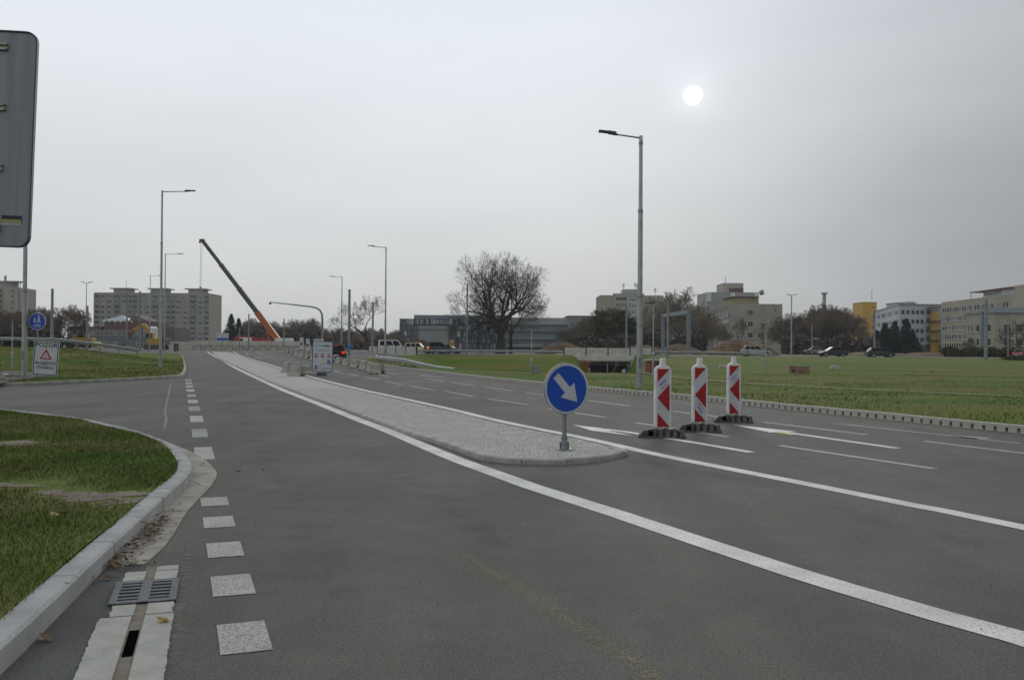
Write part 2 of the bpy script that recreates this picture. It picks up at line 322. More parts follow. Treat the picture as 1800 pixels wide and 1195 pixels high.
# near lawn
kn_in = offset(kn, .15)
BARE = [G(x, y, .13) for x, y in ((20, 852), (60, 850), (95, 865), (140, 868), (190, 872), (235, 868), (118, 858), (15, 778))]
def bareness(x, y):
    b = 0
    for i, p in enumerate(BARE):
        d = math.hypot((x-p.x)/(.55 if i < 7 else .5), (y-p.y)/(.34 if i < 7 else .6)); b = max(b, 1-d)
    n = .35*math.sin(x*7.1+1.3*math.sin(y*5))*math.sin(y*8.3+x*2)
    return max(0, min(1, b*1.9+n*(b > 0)))
near_poly = [tuple(p) for p in kn_in]+[(-45, -3)]
def znear(x, y):
    return .128+.02*math.sin(x*1.7+y)*math.sin(y*1.3)+.9*sst(5, 30, -x-4)*.2
def lawn_mat(name, g1, g2, dry, soil, upn=0.):
    m = bpy.data.materials.new(name); m.use_nodes = True; t = m.node_tree; b = t.nodes['Principled BSDF']; b.inputs['Roughness'].default_value = .95; b.inputs['Specular IOR Level'].default_value = .15
    tcn = t.nodes.new('ShaderNodeTexCoord')
    def noise(s, d=4, stretch=None):
        n = t.nodes.new('ShaderNodeTexNoise'); n.inputs['Scale'].default_value = s; n.inputs['Detail'].default_value = d; v = tcn.outputs['Object']
        if stretch:
            q = t.nodes.new('ShaderNodeMapping'); q.inputs['Scale'].default_value = stretch; q.inputs['Rotation'].default_value = (0, 0, R(-14)); t.links.new(v, q.inputs[0]); v = q.outputs[0]
        t.links.new(v, n.inputs['Vector']); return n.outputs[0]
    def ramp(f, a, b2):
        n = t.nodes.new('ShaderNodeMapRange'); n.inputs[1].default_value = a; n.inputs[2].default_value = b2; t.links.new(f, n.inputs[0]); return n.outputs[0]
    def mix(f, c1, c2):
        n = t.nodes.new('ShaderNodeMix'); n.data_type = 'RGBA'; t.links.new(f, n.inputs[0])
        for i, c in ((6, c1), (7, c2)):
            if isinstance(c, tuple): n.inputs[i].default_value = (*c, 1)
            else: t.links.new(c, n.inputs[i])
        return n.outputs[2]
    c = mix(ramp(noise(.9, 5), .35, .65), g1, g2)
    c = mix(ramp(noise(.33, 5, (.14, 1.1, 1)), .40, .60), c, dry)
    c = mix(ramp(noise(45., 3), .35, .75), c, tuple(v*.5 for v in g1))
    at = t.nodes.new('ShaderNodeAttribute'); at.attribute_name = 'bare'
    c = mix(at.outputs['Fac'], c, mix(ramp(noise(9., 4), .35, .65), soil, tuple(v*1.6 for v in soil)))
    t.links.new(c, b.inputs['Base Color'])
    bp = t.nodes.new('ShaderNodeBump'); bp.inputs['Strength'].default_value = .7; bp.inputs['Distance'].default_value = .04; t.links.new(noise(28., 5), bp.inputs['Height'])
    if upn:                                           # blades are shaded mostly like the turf they make up
        ge = t.nodes.new('ShaderNodeNewGeometry'); mv = t.nodes.new('ShaderNodeMix'); mv.data_type = 'VECTOR'; mv.inputs[0].default_value = upn; t.links.new(ge.outputs['Normal'], mv.inputs[4]); mv.inputs[5].default_value = (0, 0, 1); nn = t.nodes.new('ShaderNodeVectorMath'); nn.operation = 'NORMALIZE'; t.links.new(mv.outputs[1], nn.inputs[0]); t.links.new(nn.outputs[0], b.inputs['Normal'])
    else: t.links.new(bp.outputs[0], b.inputs['Normal'])
    MATS[name] = m; return m
LAWN = lawn_mat('lawn', (.092, .150, .024), (.132, .182, .036), (.225, .20, .072), (.085, .068, .045))
MEAD = lawn_mat('meadow', (.064, .132, .011), (.093, .16, .015), (.185, .16, .034), (.085, .068, .045))
LAWNB = lawn_mat('lawn_blades', (.098, .162, .024), (.145, .20, .038), (.255, .22, .078), (.085, .068, .045), .75)
MEADB = lawn_mat('meadow_blades', (.064, .134, .011), (.095, .164, .015), (.185, .16, .034), (.085, .068, .045), .8)
def bare_attr(o, fn):
    me = o.data; a = me.attributes.new('bare', 'FLOAT', 'POINT'); a.data.foreach_set('value', [fn(v.co.x, v.co.y) for v in me.vertices])
near_lawn = sheet('lawn', near_poly, znear, .5, LAWN); bare_attr(near_lawn, lambda x, y: 0)
tag(near_lawn, 'patchy green lawn in the left foreground inside the curved kerb', kind='structure')
pb = [p for p in BARE]
for i_, (px, py, rx, ry, lb) in enumerate(((168, 868, .44, .26, 'largest trodden soil patch in the left foreground lawn'), (10, 852, .3, .13, 'soil patch at the left edge of the lawn'), (228, 879, .22, .16, 'soil patch beside the kerb'), (92, 861, .14, .10, 'small soil patch between two larger ones'), (10, 780, .5, .4, 'far faint soil patch in the left lawn'))):
    c_ = G(px, py, .13); pol = []
    for k in range(44):
        a_ = 2*math.pi*k/44; rr_ = 1+.28*math.sin(a_*3+i_)+.2*math.sin(a_*7+2*i_)+rnd.uniform(-.12, .12); pol.append((c_.x+rx*rr_*math.cos(a_), c_.y+ry*rr_*math.sin(a_)))
    pol = [p for p in pol if p[0] < -3.15-(p[1]-8)*.25-.08]
    tag(sheet('bare_soil', pol, lambda x, y: znear(x, y)+.006, .12, SOIL), lb, kind='structure')
# far lawn with its bank, meadow
kf_in = offset(kf, .15)
far_poly = [tuple(p) for p in kf_in if p.y < 118]+[(-70, 118), (-120, 90), (-120, 34)]
far_lawn = sheet('far_lawn', far_poly, zlawn, 1.6, MEAD); bare_attr(far_lawn, lambda x, y: 0)
tag(far_lawn, 'grass bank rising to the guardrail on the left', kind='structure')
kr_in = offset(kr, -.16)
mead_poly = [(15.2, -9)]+[tuple(p) for p in kr_in]+[(-13.6, 96), (-12.8, 110), (-12.5, 121.5), (-5, 126), (5, 127.2), (9.55, 127.2)]+[(10.2+.55*k, 127.2) for k in range(13)]+[(17.35, 127.2), (24, 127.6), (145, 127.6), (145, -9)]
meadow = sheet('meadow', mead_poly, zmead, 1.3, MEAD); bare_attr(meadow, lambda x, y: 0)
tag(meadow, 'wide green meadow right of the road with the underpass cutting', kind='structure')
# cycle path entering on the left
pp = [G(x, y, 0, zlawn)[:2] for x, y in ((-60, 652), (0, 651.5), (32, 651.5), (60, 656), (92, 661), (44, 667), (-8, 676), (-60, 682))]
tag(sheet('cycle_path', pp, lambda x, y: zlawn(x, y)+.02, 1.0, ASPH), 'grey cycle path meeting the side street on the left', kind='structure')
cp = MB()
for a, b in (((0, 663), (9, 662)), ((0, 671), (8, 670.5)), ((7, 657.5), (12, 659))):
    p, q = G(*a, 0, zlawn), G(*b, 0, zlawn); d = (q-p).normalized(); n = Vector((-d.y, d.x, 0))*.08; u = Vector((0, 0, .03)); cp.add([p-n+u, q-n+u, q+n+u, p+n+u], [(0, 1, 2, 3)])
tag(cp.build('path_marking', PAINT), 'white dashes painted on the cycle path', kind='structure')

# ------------------------------------------------------------------ kerbs, gutter, drain
def stone_mesh(L, wd, h, ch=.018, mt=GRAN):
    b = MB(); b.prism([(0, -.1), (0, h-ch), (-ch, h), (-wd, h), (-wd, -.1)], lambda u, v, d: (d, -u, v), .007, L-.007); return b.mesh('kerb_stone', mt)
def lay(parent, poly, L, me, zf, side=1, name='kerb_stone', jit=.004, lim=None):
    acc = 0.; i = 0; cur = poly[0]; n = 0; rest = L
    pts = [poly[0]]
    for a, b in zip(poly, poly[1:]):
        seg = (b-a).length; pos = 0.
        while seg-pos >= rest:
            pos += rest; pts.append(a+(b-a)*(pos/seg)); rest = L
        rest -= seg-pos
    for a, b in zip(pts, pts[1:]):
        if lim and not lim(a): continue
        d = b-a; o = inst(name, me, parent, (a.x, a.y, zf(a.x, a.y)+rnd.uniform(-jit, jit)), math.atan2(d.y, d.x)+rnd.uniform(-.006, .006)); o.scale.x = d.length/L; n += 1
    return pts[-1]
def bed(name, poly, wd, label):
    b = MB(); o2 = offset(poly, wd); b.ribbon([(p.x, p.y, zroad(p.x, p.y)-.01) for p in o2], [(p.x, p.y, zroad(p.x, p.y)-.01) for p in poly]); return tag(b.build(name, CONCD), label, kind='structure')
# lawn lies to the left of kn's travel, so stones face right (towards -local y)
k1 = bed('kerb', kn, .14, 'grey granite kerb curving round the left foreground lawn')
ke = lay(k1, [p for p in kn if p.y < 9.2 and p.x > -4], .95, stone_mesh(.95, .15, .135), zroad)
lay(k1, [ke]+[p for p in kn if p.y > ke.y+.05 or p.x < -4], .5, stone_mesh(.5, .15, .135), zroad)
k2 = bed('kerb', kf, .14, 'low kerb edging the far left lawn')
lay(k2, [p for p in kf if p.y < 118], .8, stone_mesh(.8, .15, .13, mt=CONCD), zroad)
# drainage kerb on the right: block with two inlet slots
def slot_kerb():
    b = MB(); b.box((.25, .08, .115), (.494, .16, .05)); b.box((.25, .145, .03), (.494, .03, .13)); b.box((.25, .07, -.02), (.494, .18, .05))
    for x in (.095, .345): b.box((x, .066, .047), (.18, .13, .092))
    return b.mesh('kerb_stone', mat('kerb_concrete', (.36, .34, .30), (.47, .45, .40), 1.7, .85, .3, fine=(40., .15)))
kl = [Vector((p.x, p.y)) for p in kr][::-1]
k3 = bed('kerb', kl, .15, 'pale drainage kerb with dark inlet slots along the meadow')
k3n = lay(k3, [p for p in kl if p.y < 86 and p.y > 9], .5, slot_kerb(), zroad)
kp = [p for p in kr if p.y >= 84]
# gutter slabs in the bend
go = spline([(-2.52, 6.15), (-2.62, 6.84), (-2.94, 8.13), (-3.22, 9.6), (-3.42, 10.4), (-3.68, 11.05), (-4.34, 12.35), (-4.99, 13.35), (-5.65, 14.3), (-6.6, 15.35)], .12)
gb = MB(); gi = [min(kn, key=lambda q: (q-p).length) for p in go]
gb.ribbon([(p.x, p.y, .002) for p in gi], [(p.x, p.y, .002) for p in go]); gutter = tag(gb.build('gutter', SILT), 'gutter of brownish stone slabs in the kerb bend', kind='structure')
i = 0
while i+4 < len(go):
    a, b = go[i], go[i+4]; c, d = min(kn, key=lambda q: (q-a).length), min(kn, key=lambda q: (q-b).length)
    def proj_k(p):
        best = None
        for s, e in zip(kn, kn[1:]):
            t = max(0, min(1, (p-s).dot(e-s)/(e-s).length_squared)); q = s+(e-s)*t
            if best is None or (q-p).length < (best-p).length: best = q
        return best
    c, d = proj_k(a), proj_k(b); sh = (b-a).normalized()*.006; q = [a+sh, b-sh, d-sh, c+sh]; s = MB(); h = .012+rnd.uniform(-.002, .003)
    s.prism([(p.x, p.y) for p in q], lambda u, v, w_: (u, v, w_), -.03, h); s.build('gutter_stone', GUT, gutter); i += 4
# slot drain and its grating
ax = Vector((-.33, 1)).normalized(); DR = math.atan2(ax.y, ax.x)-math.pi/2
drain = thing('slot_drain', 'concrete slot drain channel with grating beside the left kerb', 'drain', (-1.76, 4.05, 0), DR)
def slab(x0, x1, y0, y1, rag=True):
    n = max(2, int((y1-y0)/.035)); L, Rr = [], []
    for k in range(n+1):
        y = y0+(y1-y0)*k/n; j = rnd.uniform(-.006, .006) if rag else 0
        L.append((x0+(j if x0 < -.1 else 0), y)); Rr.append((x1+(j if x1 > .1 else 0), y))
    s = MB(); s.prism(L[::-1]+Rr, lambda u, v, w_: (u, v, w_), -.05, .014); s.build('channel_stone', CHAN, drain)
for y0, y1 in ((-5.4, -4.4), (-4.38, -3.4), (-3.38, -2.4), (-2.38, -1.4), (-1.38, -.4), (-.38, .98)):
    slab(-.20, -.035, y0, y1); slab(.035, .185, y0, y1)
slab(-.155, -.03, 1.0, 1.22); slab(.035, .175, 1.0, 1.22); slab(-.155, -.03, 1.78, 2.02); slab(.03, .165, 1.78, 2.0); slab(.03, .165, 2.02, 2.14)
MB().box((0, .3, -.004), (.08, 3.8, .02)).build('channel_silt', SILT, drain)
MB().box((0, .52, .002), (.05, .42, .012)).build('slot_shade', BLACK, drain)  # solid black strip on the silt, shade of the slot painted in
gr = MB(); gy0, gy1 = 1.24, 1.76
gr.box((-.165, 1.5, .006), (.04, .52, .03)); gr.box((.165, 1.5, .006), (.04, .52, .03)); gr.box((0, 1.5, .006), (.06, .52, .03))
ys = np.linspace(gy0, gy1, 8)
for k in range(7): gr.box((0, gy0+.03+(gy1-gy0-.06)*k/6, .005), (.31, .036 if 0 < k < 6 else .06, .028))
gg = gr.build('grating', CAST, drain); MB().box((0, 1.5, -.0025), (.33, .5, .01)).build('grating_shade', BLACK, drain)  # black plate under the bars paints the darkness of the pit
pa = MB(); pl = [(-2.0, 2.6), (-2.33, 4.1), (-2.48, 4.8), (-2.70, 5.8), (-2.80, 6.2), (-2.42, 6.2), (-2.2, 5.2), (-1.98, 4.1), (-1.5, 2.6), (-.9, 0), (-1.5, 0)]
tag(sheet('asphalt_strip', pl, lambda x, y: .004, .5, PATCH), 'rough dark asphalt strip between kerb and slot drain', kind='structure')

# ------------------------------------------------------------------ road markings (thin paint sheets)
MZ = .004
def strip(b, pts, wd, z=MZ):
    pts = [Vector(p[:2]) for p in pts]; L = offset(pts, wd/2); Q = offset(pts, -wd/2)
    b.ribbon([(p.x, p.y, zroad(p.x, p.y)+z) for p in L], [(p.x, p.y, zroad(p.x, p.y)+z) for p in Q])
def mark(name, b, mt, label): return tag(b.build(name, mt), label, kind='structure')
wl = spline([(4.2, 1.2)]+[tuple(G(x, y)[:2]) for x, y in ((1800, 1123), (1650, 1082), (1500, 1038), (1400, 1007.5), (1244.6, 956.5), (1165, 930), (1089, 904.5), (1039, 888.5), (987, 872), (935.6, 855.5), (884, 837), (832, 818.5), (780, 798.5), (722, 774), (678, 755.5), (633, 738.5), (589, 721), (544.4, 703.5), (496, 684.5), (466, 671), (443.7, 660.7), (420, 649.6), (405, 641.5), (390.4, 632.6), (375.6, 625), (364.4, 618))], .5)
b = MB(); strip(b, wl, .25); mark('edge_line', b, PAINT, 'solid white line on the left of the traffic island')
wr = spline([(6.3, 2.5)]+[tuple(G(x, y)[:2]) for x, y in ((1800, 927), (1600, 887), (1400, 847), (1200, 808), (1127, 792.6), (1065, 778.3), (1013, 767), (961.5, 757), (909.6, 746.5), (858, 735.3), (798, 720.5), (722, 703.5), (678, 694), (633, 684.2), (589, 673.3), (544.4, 661.8), (501.5, 649.6), (480.7, 643.3), (458.5, 636.3), (436.3, 629.6), (420, 623.7), (409.6, 617.8))], .5)
b = MB(); strip(b, wr, .22); mark('edge_line', b, PAINT, 'solid white line on the right of the traffic island')
# guide dashes along the left edge: half metre near, longer across the side street
b = MB(); b2 = MB(); b3 = MB()
def dash(bb, x0, y0, ln, wd=.25):
    p = Vector((x0, y0)); d = Vector((-.348, .937)); strip(bb, [p, p+d*(ln/2), p+d*ln], wd)
for k, y in enumerate((1.44, 2.44, 3.44, 4.43, 5.44, 6.42, 7.45, 8.45)): dash(b2, -1.30-(y-4.43)*.371, y, .5/1.0)
for k, (ya, yb) in enumerate(((808, 786), (768.6, 754), (742, 731), (722.5, 714.4), (708.6, 702.8), (697.5, 692.8), (688.3, 683.9), (681, 677.5), (675, 672), (669.4, 667))):
    xa = 357-(808-ya)*.13 if ya > 700 else 338-(700-ya)*.14
    p = G(xa, ya); q = G(xa, yb); x0 = -1.30-(p.y-4.43)*.371
    dash(b3 if k in (1, 3, 5) else b2, x0, p.y, (q.y-p.y)/.937)
mark('guide_dashes', b2, PAINT2, 'worn white guide dashes along the left lane edge'); mark('guide_dashes', b3, PAINT3, 'almost worn away guide dashes at the side street mouth')
# lane dashes on the right carriageway
b = MB()
for x0, y0, x1, y1 in ((1370, 783, 1643, 824), (1118, 743, 1281, 768), (963, 718.5, 1064, 733.5), (858, 701, 927, 711), (782, 687.5, 831, 696.5), (722, 678.5, 762, 685.5), (677, 670, 707, 676), (640, 662.5, 666, 667.5), (612, 657, 631, 661), (586, 652, 603, 656), (532, 640, 542, 642.5), (518, 636, 527, 638.3), (505, 633, 514, 635.2), (494, 629.5, 502, 631.7),
                       (1625, 775.5, 1802, 797), (1342, 742, 1524, 764), (1182, 722.5, 1265, 732.5), (1034, 704, 1108, 713.6), (924, 690.3, 965, 695), (852, 680, 901, 687), (794, 672, 832, 678), (748, 665, 779, 670), (662, 657.5, 685, 662), (678, 655, 698, 658), (508, 629.5, 518, 631.5)):
    strip(b, [G(x0, y0), (G(x0, y0)+G(x1, y1))/2, G(x1, y1)], .125)
strip(b, [G(x, y) for x, y in ((450, 619.5), (462, 624), (475, 628), (489, 631))], .14)
mark('lane_dashes', b, PAINT2, 'thin white lane dashes on the right carriageway')
# arrows
def arrow(b, tail, tip, wd=.15, head=1.35, hw=.42, left=None):
    a, t = Vector(tail[:2]), Vector(tip[:2]); d = (t-a).normalized(); n = Vector((-d.y, d.x)); e = t-d*head
    P = lambda p, z=MZ: (p.x, p.y, zroad(p.x, p.y)+z)
    b.add([P(a-n*wd/2), P(a+n*wd/2), P(e+n*wd/2), P(e-n*wd/2)], [(3, 2, 1, 0)])
    b.add([P(e-n*hw, MZ), P(t, MZ), P(e+n*hw, MZ)], [(0, 1, 2)])
    if left is not None:
        s = a+d*left; k = s+d*.8+n*.75; b.add([P(s-d*.18, MZ+.001), P(s+d*.12, MZ+.001), P(k+d*.1, MZ+.001), P(k-d*.12, MZ+.001)], [(3, 2, 1, 0)])
        b.add([P(k+d*.9+n*.35, MZ+.002), P(k-n*.22-d*.05, MZ+.002), P(k+n*.25-d*.45, MZ+.002)], [(0, 1, 2)])
b = MB(); strip(b, [G(x, y) for x, y in ((1062, 754.2), (1100, 759), (1150, 766.5), (1230, 779.5), (1321, 795))], .17); b.add([(p.x, p.y, MZ+.002) for p in [G(x, y) for x, y in ((1006, 746.5), (1040, 757.3), (1114, 766.3), (1072, 757.8), (1060, 753))]], [(0, 1, 2, 3, 4)]); mark('arrow_marking', b, PAINT, 'white arrow under the nearest striped beacon')
b = MB(); arrow(b, G(1578, 788), G(1288, 746.5), .17, 1.6, .30); mark('arrow_marking', b, PAINT, 'straight white arrow with a yellow stain')
b = MB(); arrow(b, G(1797, 780), G(1450, 742), .14, .9, .1); arrow(b, G(1740, 772), G(1655, 763.5), .1, .8, .28); mark('arrow_marking', b, PAINT3, 'faded arrow in the lane beside the meadow kerb')
b = MB(); arrow(b, G(783, 664), G(738, 659), .2, 1.5, .4); mark('arrow_marking', b, PAINT3, 'faint arrow beside the guardrail end')
b = MB(); arrow(b, G(433, 628.5), G(404, 628), .35, 2, .5); arrow(b, G(432, 621), G(437, 623), .3, .8, .4); arrow(b, G(462, 629.5), G(448, 627.5), .3, 3, .5); mark('arrow_marking', b, PAINT2, 'small distant arrow beside the traffic island end')
# yellow survey paint and crack sealing
def sprayed(name, col, thr, sca, soft=.08, mx=1.):
    m = bpy.data.materials.new(name); m.use_nodes = True; t = m.node_tree; bs = t.nodes['Principled BSDF']; bs.inputs['Base Color'].default_value = (*col, 1); bs.inputs['Roughness'].default_value = .85
    n = t.nodes.new('ShaderNodeTexNoise'); n.inputs['Scale'].default_value = sca; n.inputs['Detail'].default_value = 5; tcn = t.nodes.new('ShaderNodeTexCoord'); t.links.new(tcn.outputs['Object'], n.inputs['Vector'])
    q = t.nodes.new('ShaderNodeMapRange'); q.inputs[1].default_value = thr-.05; q.inputs[2].default_value = thr+soft; q.inputs[4].default_value = mx
    at = t.nodes.new('ShaderNodeAttribute'); at.attribute_name = 'dens'; ad = t.nodes.new('ShaderNodeMath'); ad.operation = 'MULTIPLY_ADD'; ad.inputs[1].default_value = .55; t.links.new(at.outputs['Fac'], ad.inputs[0]); ad.inputs[2].default_value = -.28
    a2 = t.nodes.new('ShaderNodeMath'); t.links.new(ad.outputs[0], a2.inputs[0]); t.links.new(n.outputs[0], a2.inputs[1]); t.links.new(a2.outputs[0], q.inputs[0]); t.links.new(q.outputs[0], bs.inputs['Alpha']); MATS[name] = m; return m
def spray(name, pts, wd, mt, label, dens):
    pts = spline([p[:2] for p in pts], .08); b = MB(); rows = [offset(pts, wd*k) for k in (-1, -.5, 0, .5, 1)]; n = len(pts)
    b.add([(p.x, p.y, .0035) for r in rows for p in r], [(j*n+i, j*n+i+1, (j+1)*n+i+1, (j+1)*n+i) for j in range(4) for i in range(n-1)])
    o = b.build(name, mt); a = o.data.attributes.new('dens', 'FLOAT', 'POINT'); vals = []
    for j, k in enumerate((0, .6, 1, .6, 0)):
        for i in range(n): t = i/(n-1); e = min(1, t*14, (1-t)*14); vals.append(k*e*dens(t))
    a.data.foreach_set('value', vals); return tag(o, label, kind='structure')
SPY = sprayed('sprayed_yellow', (.31, .26, .105), .50, 90., .28, .8); SEAL = sprayed('crack_seal', (.19, .188, .175), .45, 12.)
spray('spray_mark', [G(x, y) for x, y in ((805, 965), (860, 1005), (930, 1045), (1000, 1090), (1060, 1130), (1130, 1175), (1200, 1240))], .13, SPY, 'faint yellow survey line sprayed on the near lane', lambda t: .50+.22*t)
spray('spray_mark', [G(x, y) for x, y in ((868, 1027), (890, 1022), (912, 1020))], .07, SPY, 'yellow sprayed blotch on the near lane', lambda t: .85)
spray('spray_mark', [G(x, y) for x, y in ((1340, 755), (1375, 760), (1400, 764))], .14, mat('yellow_stain', (.5, .38, .06), (.35, .28, .07), 9.), 'yellow stain across the straight arrow', lambda t: 1)
spray('crack_seal', [G(x, y) for x, y in ((282, 765), (290, 748), (292, 735), (290, 722), (293, 708), (297, 690), (300, 672))], .05, SEAL, 'wavy pale crack across the side street mouth', lambda t: .8)

STN = sprayed('oil_stain', (.055, .053, .048), .45, 3., .45, .28); DST = sprayed('pale_dust', (.21, .20, .175), .50, 16., .35, .6)
spray('road_stain', [G(x, y) for x, y in ((1112, 806), (1190, 822), (1290, 840), (1400, 860))], .42, STN, 'dark tyre smear on the asphalt beyond the island nose', lambda t: .75)
spray('road_stain', [G(x, y) for x, y in ((1500, 905), (1620, 935), (1800, 975))], .35, STN, 'dark tyre smear between the two solid lines', lambda t: .6)
spray('road_stain', [G(x, y) for x, y in ((640, 1190), (560, 980), (500, 860), (440, 760), (400, 700))], .38, STN, 'faint dark wheel track in the left lane', lambda t: .5)
spray('road_stain', [G(x, y) for x, y in ((1250, 1190), (980, 1010), (800, 900), (660, 800), (560, 730))], .34, STN, 'faint dark wheel track beside the solid line', lambda t: .45)
spray('road_stain', [G(x, y) for x, y in ((860, 823), (780, 793), (700, 760), (620, 726), (560, 702))], .10, DST, 'pale dust lying along the island kerb', lambda t: .8)
spray('road_stain', [G(x, y) for x, y in ((300, 1195), (318, 1060), (335, 960), (372, 880))], .09, DST, 'pale dust along the drain edge', lambda t: .7)
spray('crack_seal', [G(x, y) for x, y in ((1120, 830), (1250, 852), (1400, 879), (1560, 907), (1800, 950))], .018, SEAL, 'thin pale seam across the right carriageway', lambda t: .55)
# ------------------------------------------------------------------ traffic island
il = [G(x, y) for x, y in ((852.6, 810.7), (819, 800), (780, 784.8), (722, 767), (678, 750), (633, 733), (589, 715.5), (544, 699.5), (495.6, 680.8), (469, 670.5), (443.7, 658.8), (423, 648.5), (402, 639), (384.4, 629.5), (369, 618.5))]
IH = .08
ir = [G(x, y, IH) for x, y in ((1065, 782), (1013, 770.5), (961.5, 760.5), (909.6, 750), (858, 738.8), (798, 723.8), (722, 706.5), (678, 696.6), (633, 686.6), (589, 675.6), (544.4, 664), (501.5, 651.5), (480.7, 645), (458.5, 637.8), (436.3, 630.8), (420, 624.8), (406, 619))]
isl = spline(il[::-1]+[G(x, y) for x, y in ((889, 815.4), (935.6, 817.2), (987.4, 817.2), (1039, 813.9), (1078, 808), (1099, 802), (1108, 797))]+[G(1102, 790.5, IH)]+ir, .3)
k4 = bed('kerb', isl, .02, 'granite kerb round the traffic island')
lay(k4, [p for p in isl], .6, stone_mesh(.6, .14, IH, .02, mat('kerb_granite_dark', (.29, .28, .25), (.41, .40, .36), 5., .85, .5, fine=(120., .35))), zroad, lim=lambda p: p.y < 120)
isl_in = offset(isl, .135)
COB = mat('cobble_granite', (.37, .36, .325), (.45, .44, .40), 26., .85, .1, fine=(5., .15), detail=2)
isle = tag(sheet('traffic_island', [tuple(p) for p in isl_in], lambda x, y: zroad(x, y)+IH-.012, .8, mat('cobble_joint', (.31, .30, .275), (.42, .41, .375), 11., .95, .6, fine=(16., .22))), 'long paved traffic island between the carriageways', kind='structure')
def cobbles():
    poly = [tuple(p) for p in isl_in]; v = []; f = []; s = .062; y = 11.0
    px0 = min(p[0] for p in poly)
    rows = int((30-11)/s)
    base = np.array([[-1, -1], [1, -1], [1, 1], [-1, 1]])
    cand = []
    for j in range(rows):
        y = 11.+j*s; w2 = s*(1+.6*max(0, (y-18)/12)); x = -8.5+rnd.uniform(0, s)
        while x < 2.2:
            arc = .30*abs(math.sin(x*2.3+.35*y)); cand.append((x+rnd.uniform(-.014, .014), y+arc+rnd.uniform(-.014, .014), w2)); x += w2*rnd.uniform(.85, 1.15)
    ok = inside_np(np.array([c[0] for c in cand]), np.array([c[1] for c in cand]), poly)
    for (cx_, cy_, w2), k_ in zip(cand, ok):
            q = (cx_, cy_)
            if k_:
                a = rnd.uniform(-.3, .3); hx, hy = w2*.47*rnd.uniform(.85, 1.05), s*.47*rnd.uniform(.85, 1.05); c, sn = math.cos(a), math.sin(a); o = len(v); zt = zroad(*q)+IH+rnd.uniform(-.003, .002)
                for kk, z in ((1., zt-.02), (.82, zt)):
                    for bx, by in base: v.append((q[0]+(bx*hx*c-by*hy*sn)*kk, q[1]+(bx*hx*sn+by*hy*c)*kk, z+rnd.uniform(-.001, .001)))
                f += [(o+4, o+5, o+6, o+7), (o, o+1, o+5, o+4), (o+1, o+2, o+6, o+5), (o+2, o+3, o+7, o+6), (o+3, o, o+4, o+7)]
    o = np_mesh('cobbles', v, f, COB, isle); o['kind'] = 'stuff'
cobbles()
# flush concrete edging across the meadow
me_ = spline([(3.5, 62), (6.6, 50), (8.0, 41), (9.2, 36.1), (11.5, 31.6), (15.3, 26.7), (20, 21.5), (28, 14)], .6); b = MB()
b.ribbon([(p.x, p.y, zmead(p.x, p.y)+.05) for p in offset(me_, .09)], [(p.x, p.y, zmead(p.x, p.y)+.05) for p in offset(me_, -.09)])
tag(b.build('path_edging', CONCD), 'thin concrete edging strip running across the meadow', kind='structure')
# ------------------------------------------------------------------ signs and beacons in the foreground
FR = lambda u, v, d: (u, d, v)                        # outline in x-z, depth along y (front is -y)
def circ(r, n=40, c=(0, 0)): return [(c[0]+r*math.cos(2*math.pi*k/n), c[1]+r*math.sin(2*math.pi*k/n)) for k in range(n)]
def rrect(w_, h, r, n=5, c=(0, 0)):
    p = []
    for cx, cy, a in ((w_/2-r, h/2-r, 0), (-w_/2+r, h/2-r, 90), (-w_/2+r, -h/2+r, 180), (w_/2-r, -h/2+r, 270)):
        for k in range(n+1): t = R(a+90*k/n); p.append((c[0]+cx+r*math.cos(t), c[1]+cy+r*math.sin(t)))
    return p
def shifted(p, dx, dz): return [(a+dx, b+dz) for a, b in p]
sp_ = G(992, 790, IH)
t = thing('arrow_sign', 'round blue sign with white down-right arrow on the traffic island tip', 'traffic sign', sp_, R(27))
zc = .862
t_disc = MB().prism(shifted(circ(.362, 48), .0, zc), FR, -.055, -.03).build('sign_rim', GALV, t)
MB().prism(shifted(circ(.354, 48), 0, zc), FR, -.0575, -.0555).build('sign_border', RWHITE, t)
MB().prism(shifted(circ(.322, 48), 0, zc), FR, -.0605, -.058).build('sign_face', BLUE, t)
ar = [(-.245, .055), (-.245, -.055), (.03, -.055), (.03, -.15), (.265, 0), (.03, .15), (.03, .055)]
ca, sa = math.cos(R(-47)), math.sin(R(-47)); ar = [(x*ca-z*sa-.012, x*sa+z*ca+zc+.005) for x, z in ar]
MB().prism(ar, FR, -.063, -.061).build('sign_arrow', RWHITE, t)
MB().tube((0, 0, .1), (0, 0, 1.18), .031, .031, 16).build('pole', GALVD, t, True)
b = MB().tube((0, 0, 0), (0, 0, .13), .068, .042, 14).tube((0, 0, .13), (0, 0, .2), .042, .04, 14).tube((0, 0, .155), (0, 0, .185), .05, .05, 14)
for k in range(6): a = k*math.pi/3; b.box((math.cos(a)*.062, math.sin(a)*.062, .055), (.03, .008, .11), a)
b.box((0, 0, .006), (.2, .17, .012)); b.build('base_bracket', GALVD, t)
for k in range(2): MB().box((0, -.02, zc-.15+.3*k), (.09, .05, .035)).build('clamp', GALV, t)

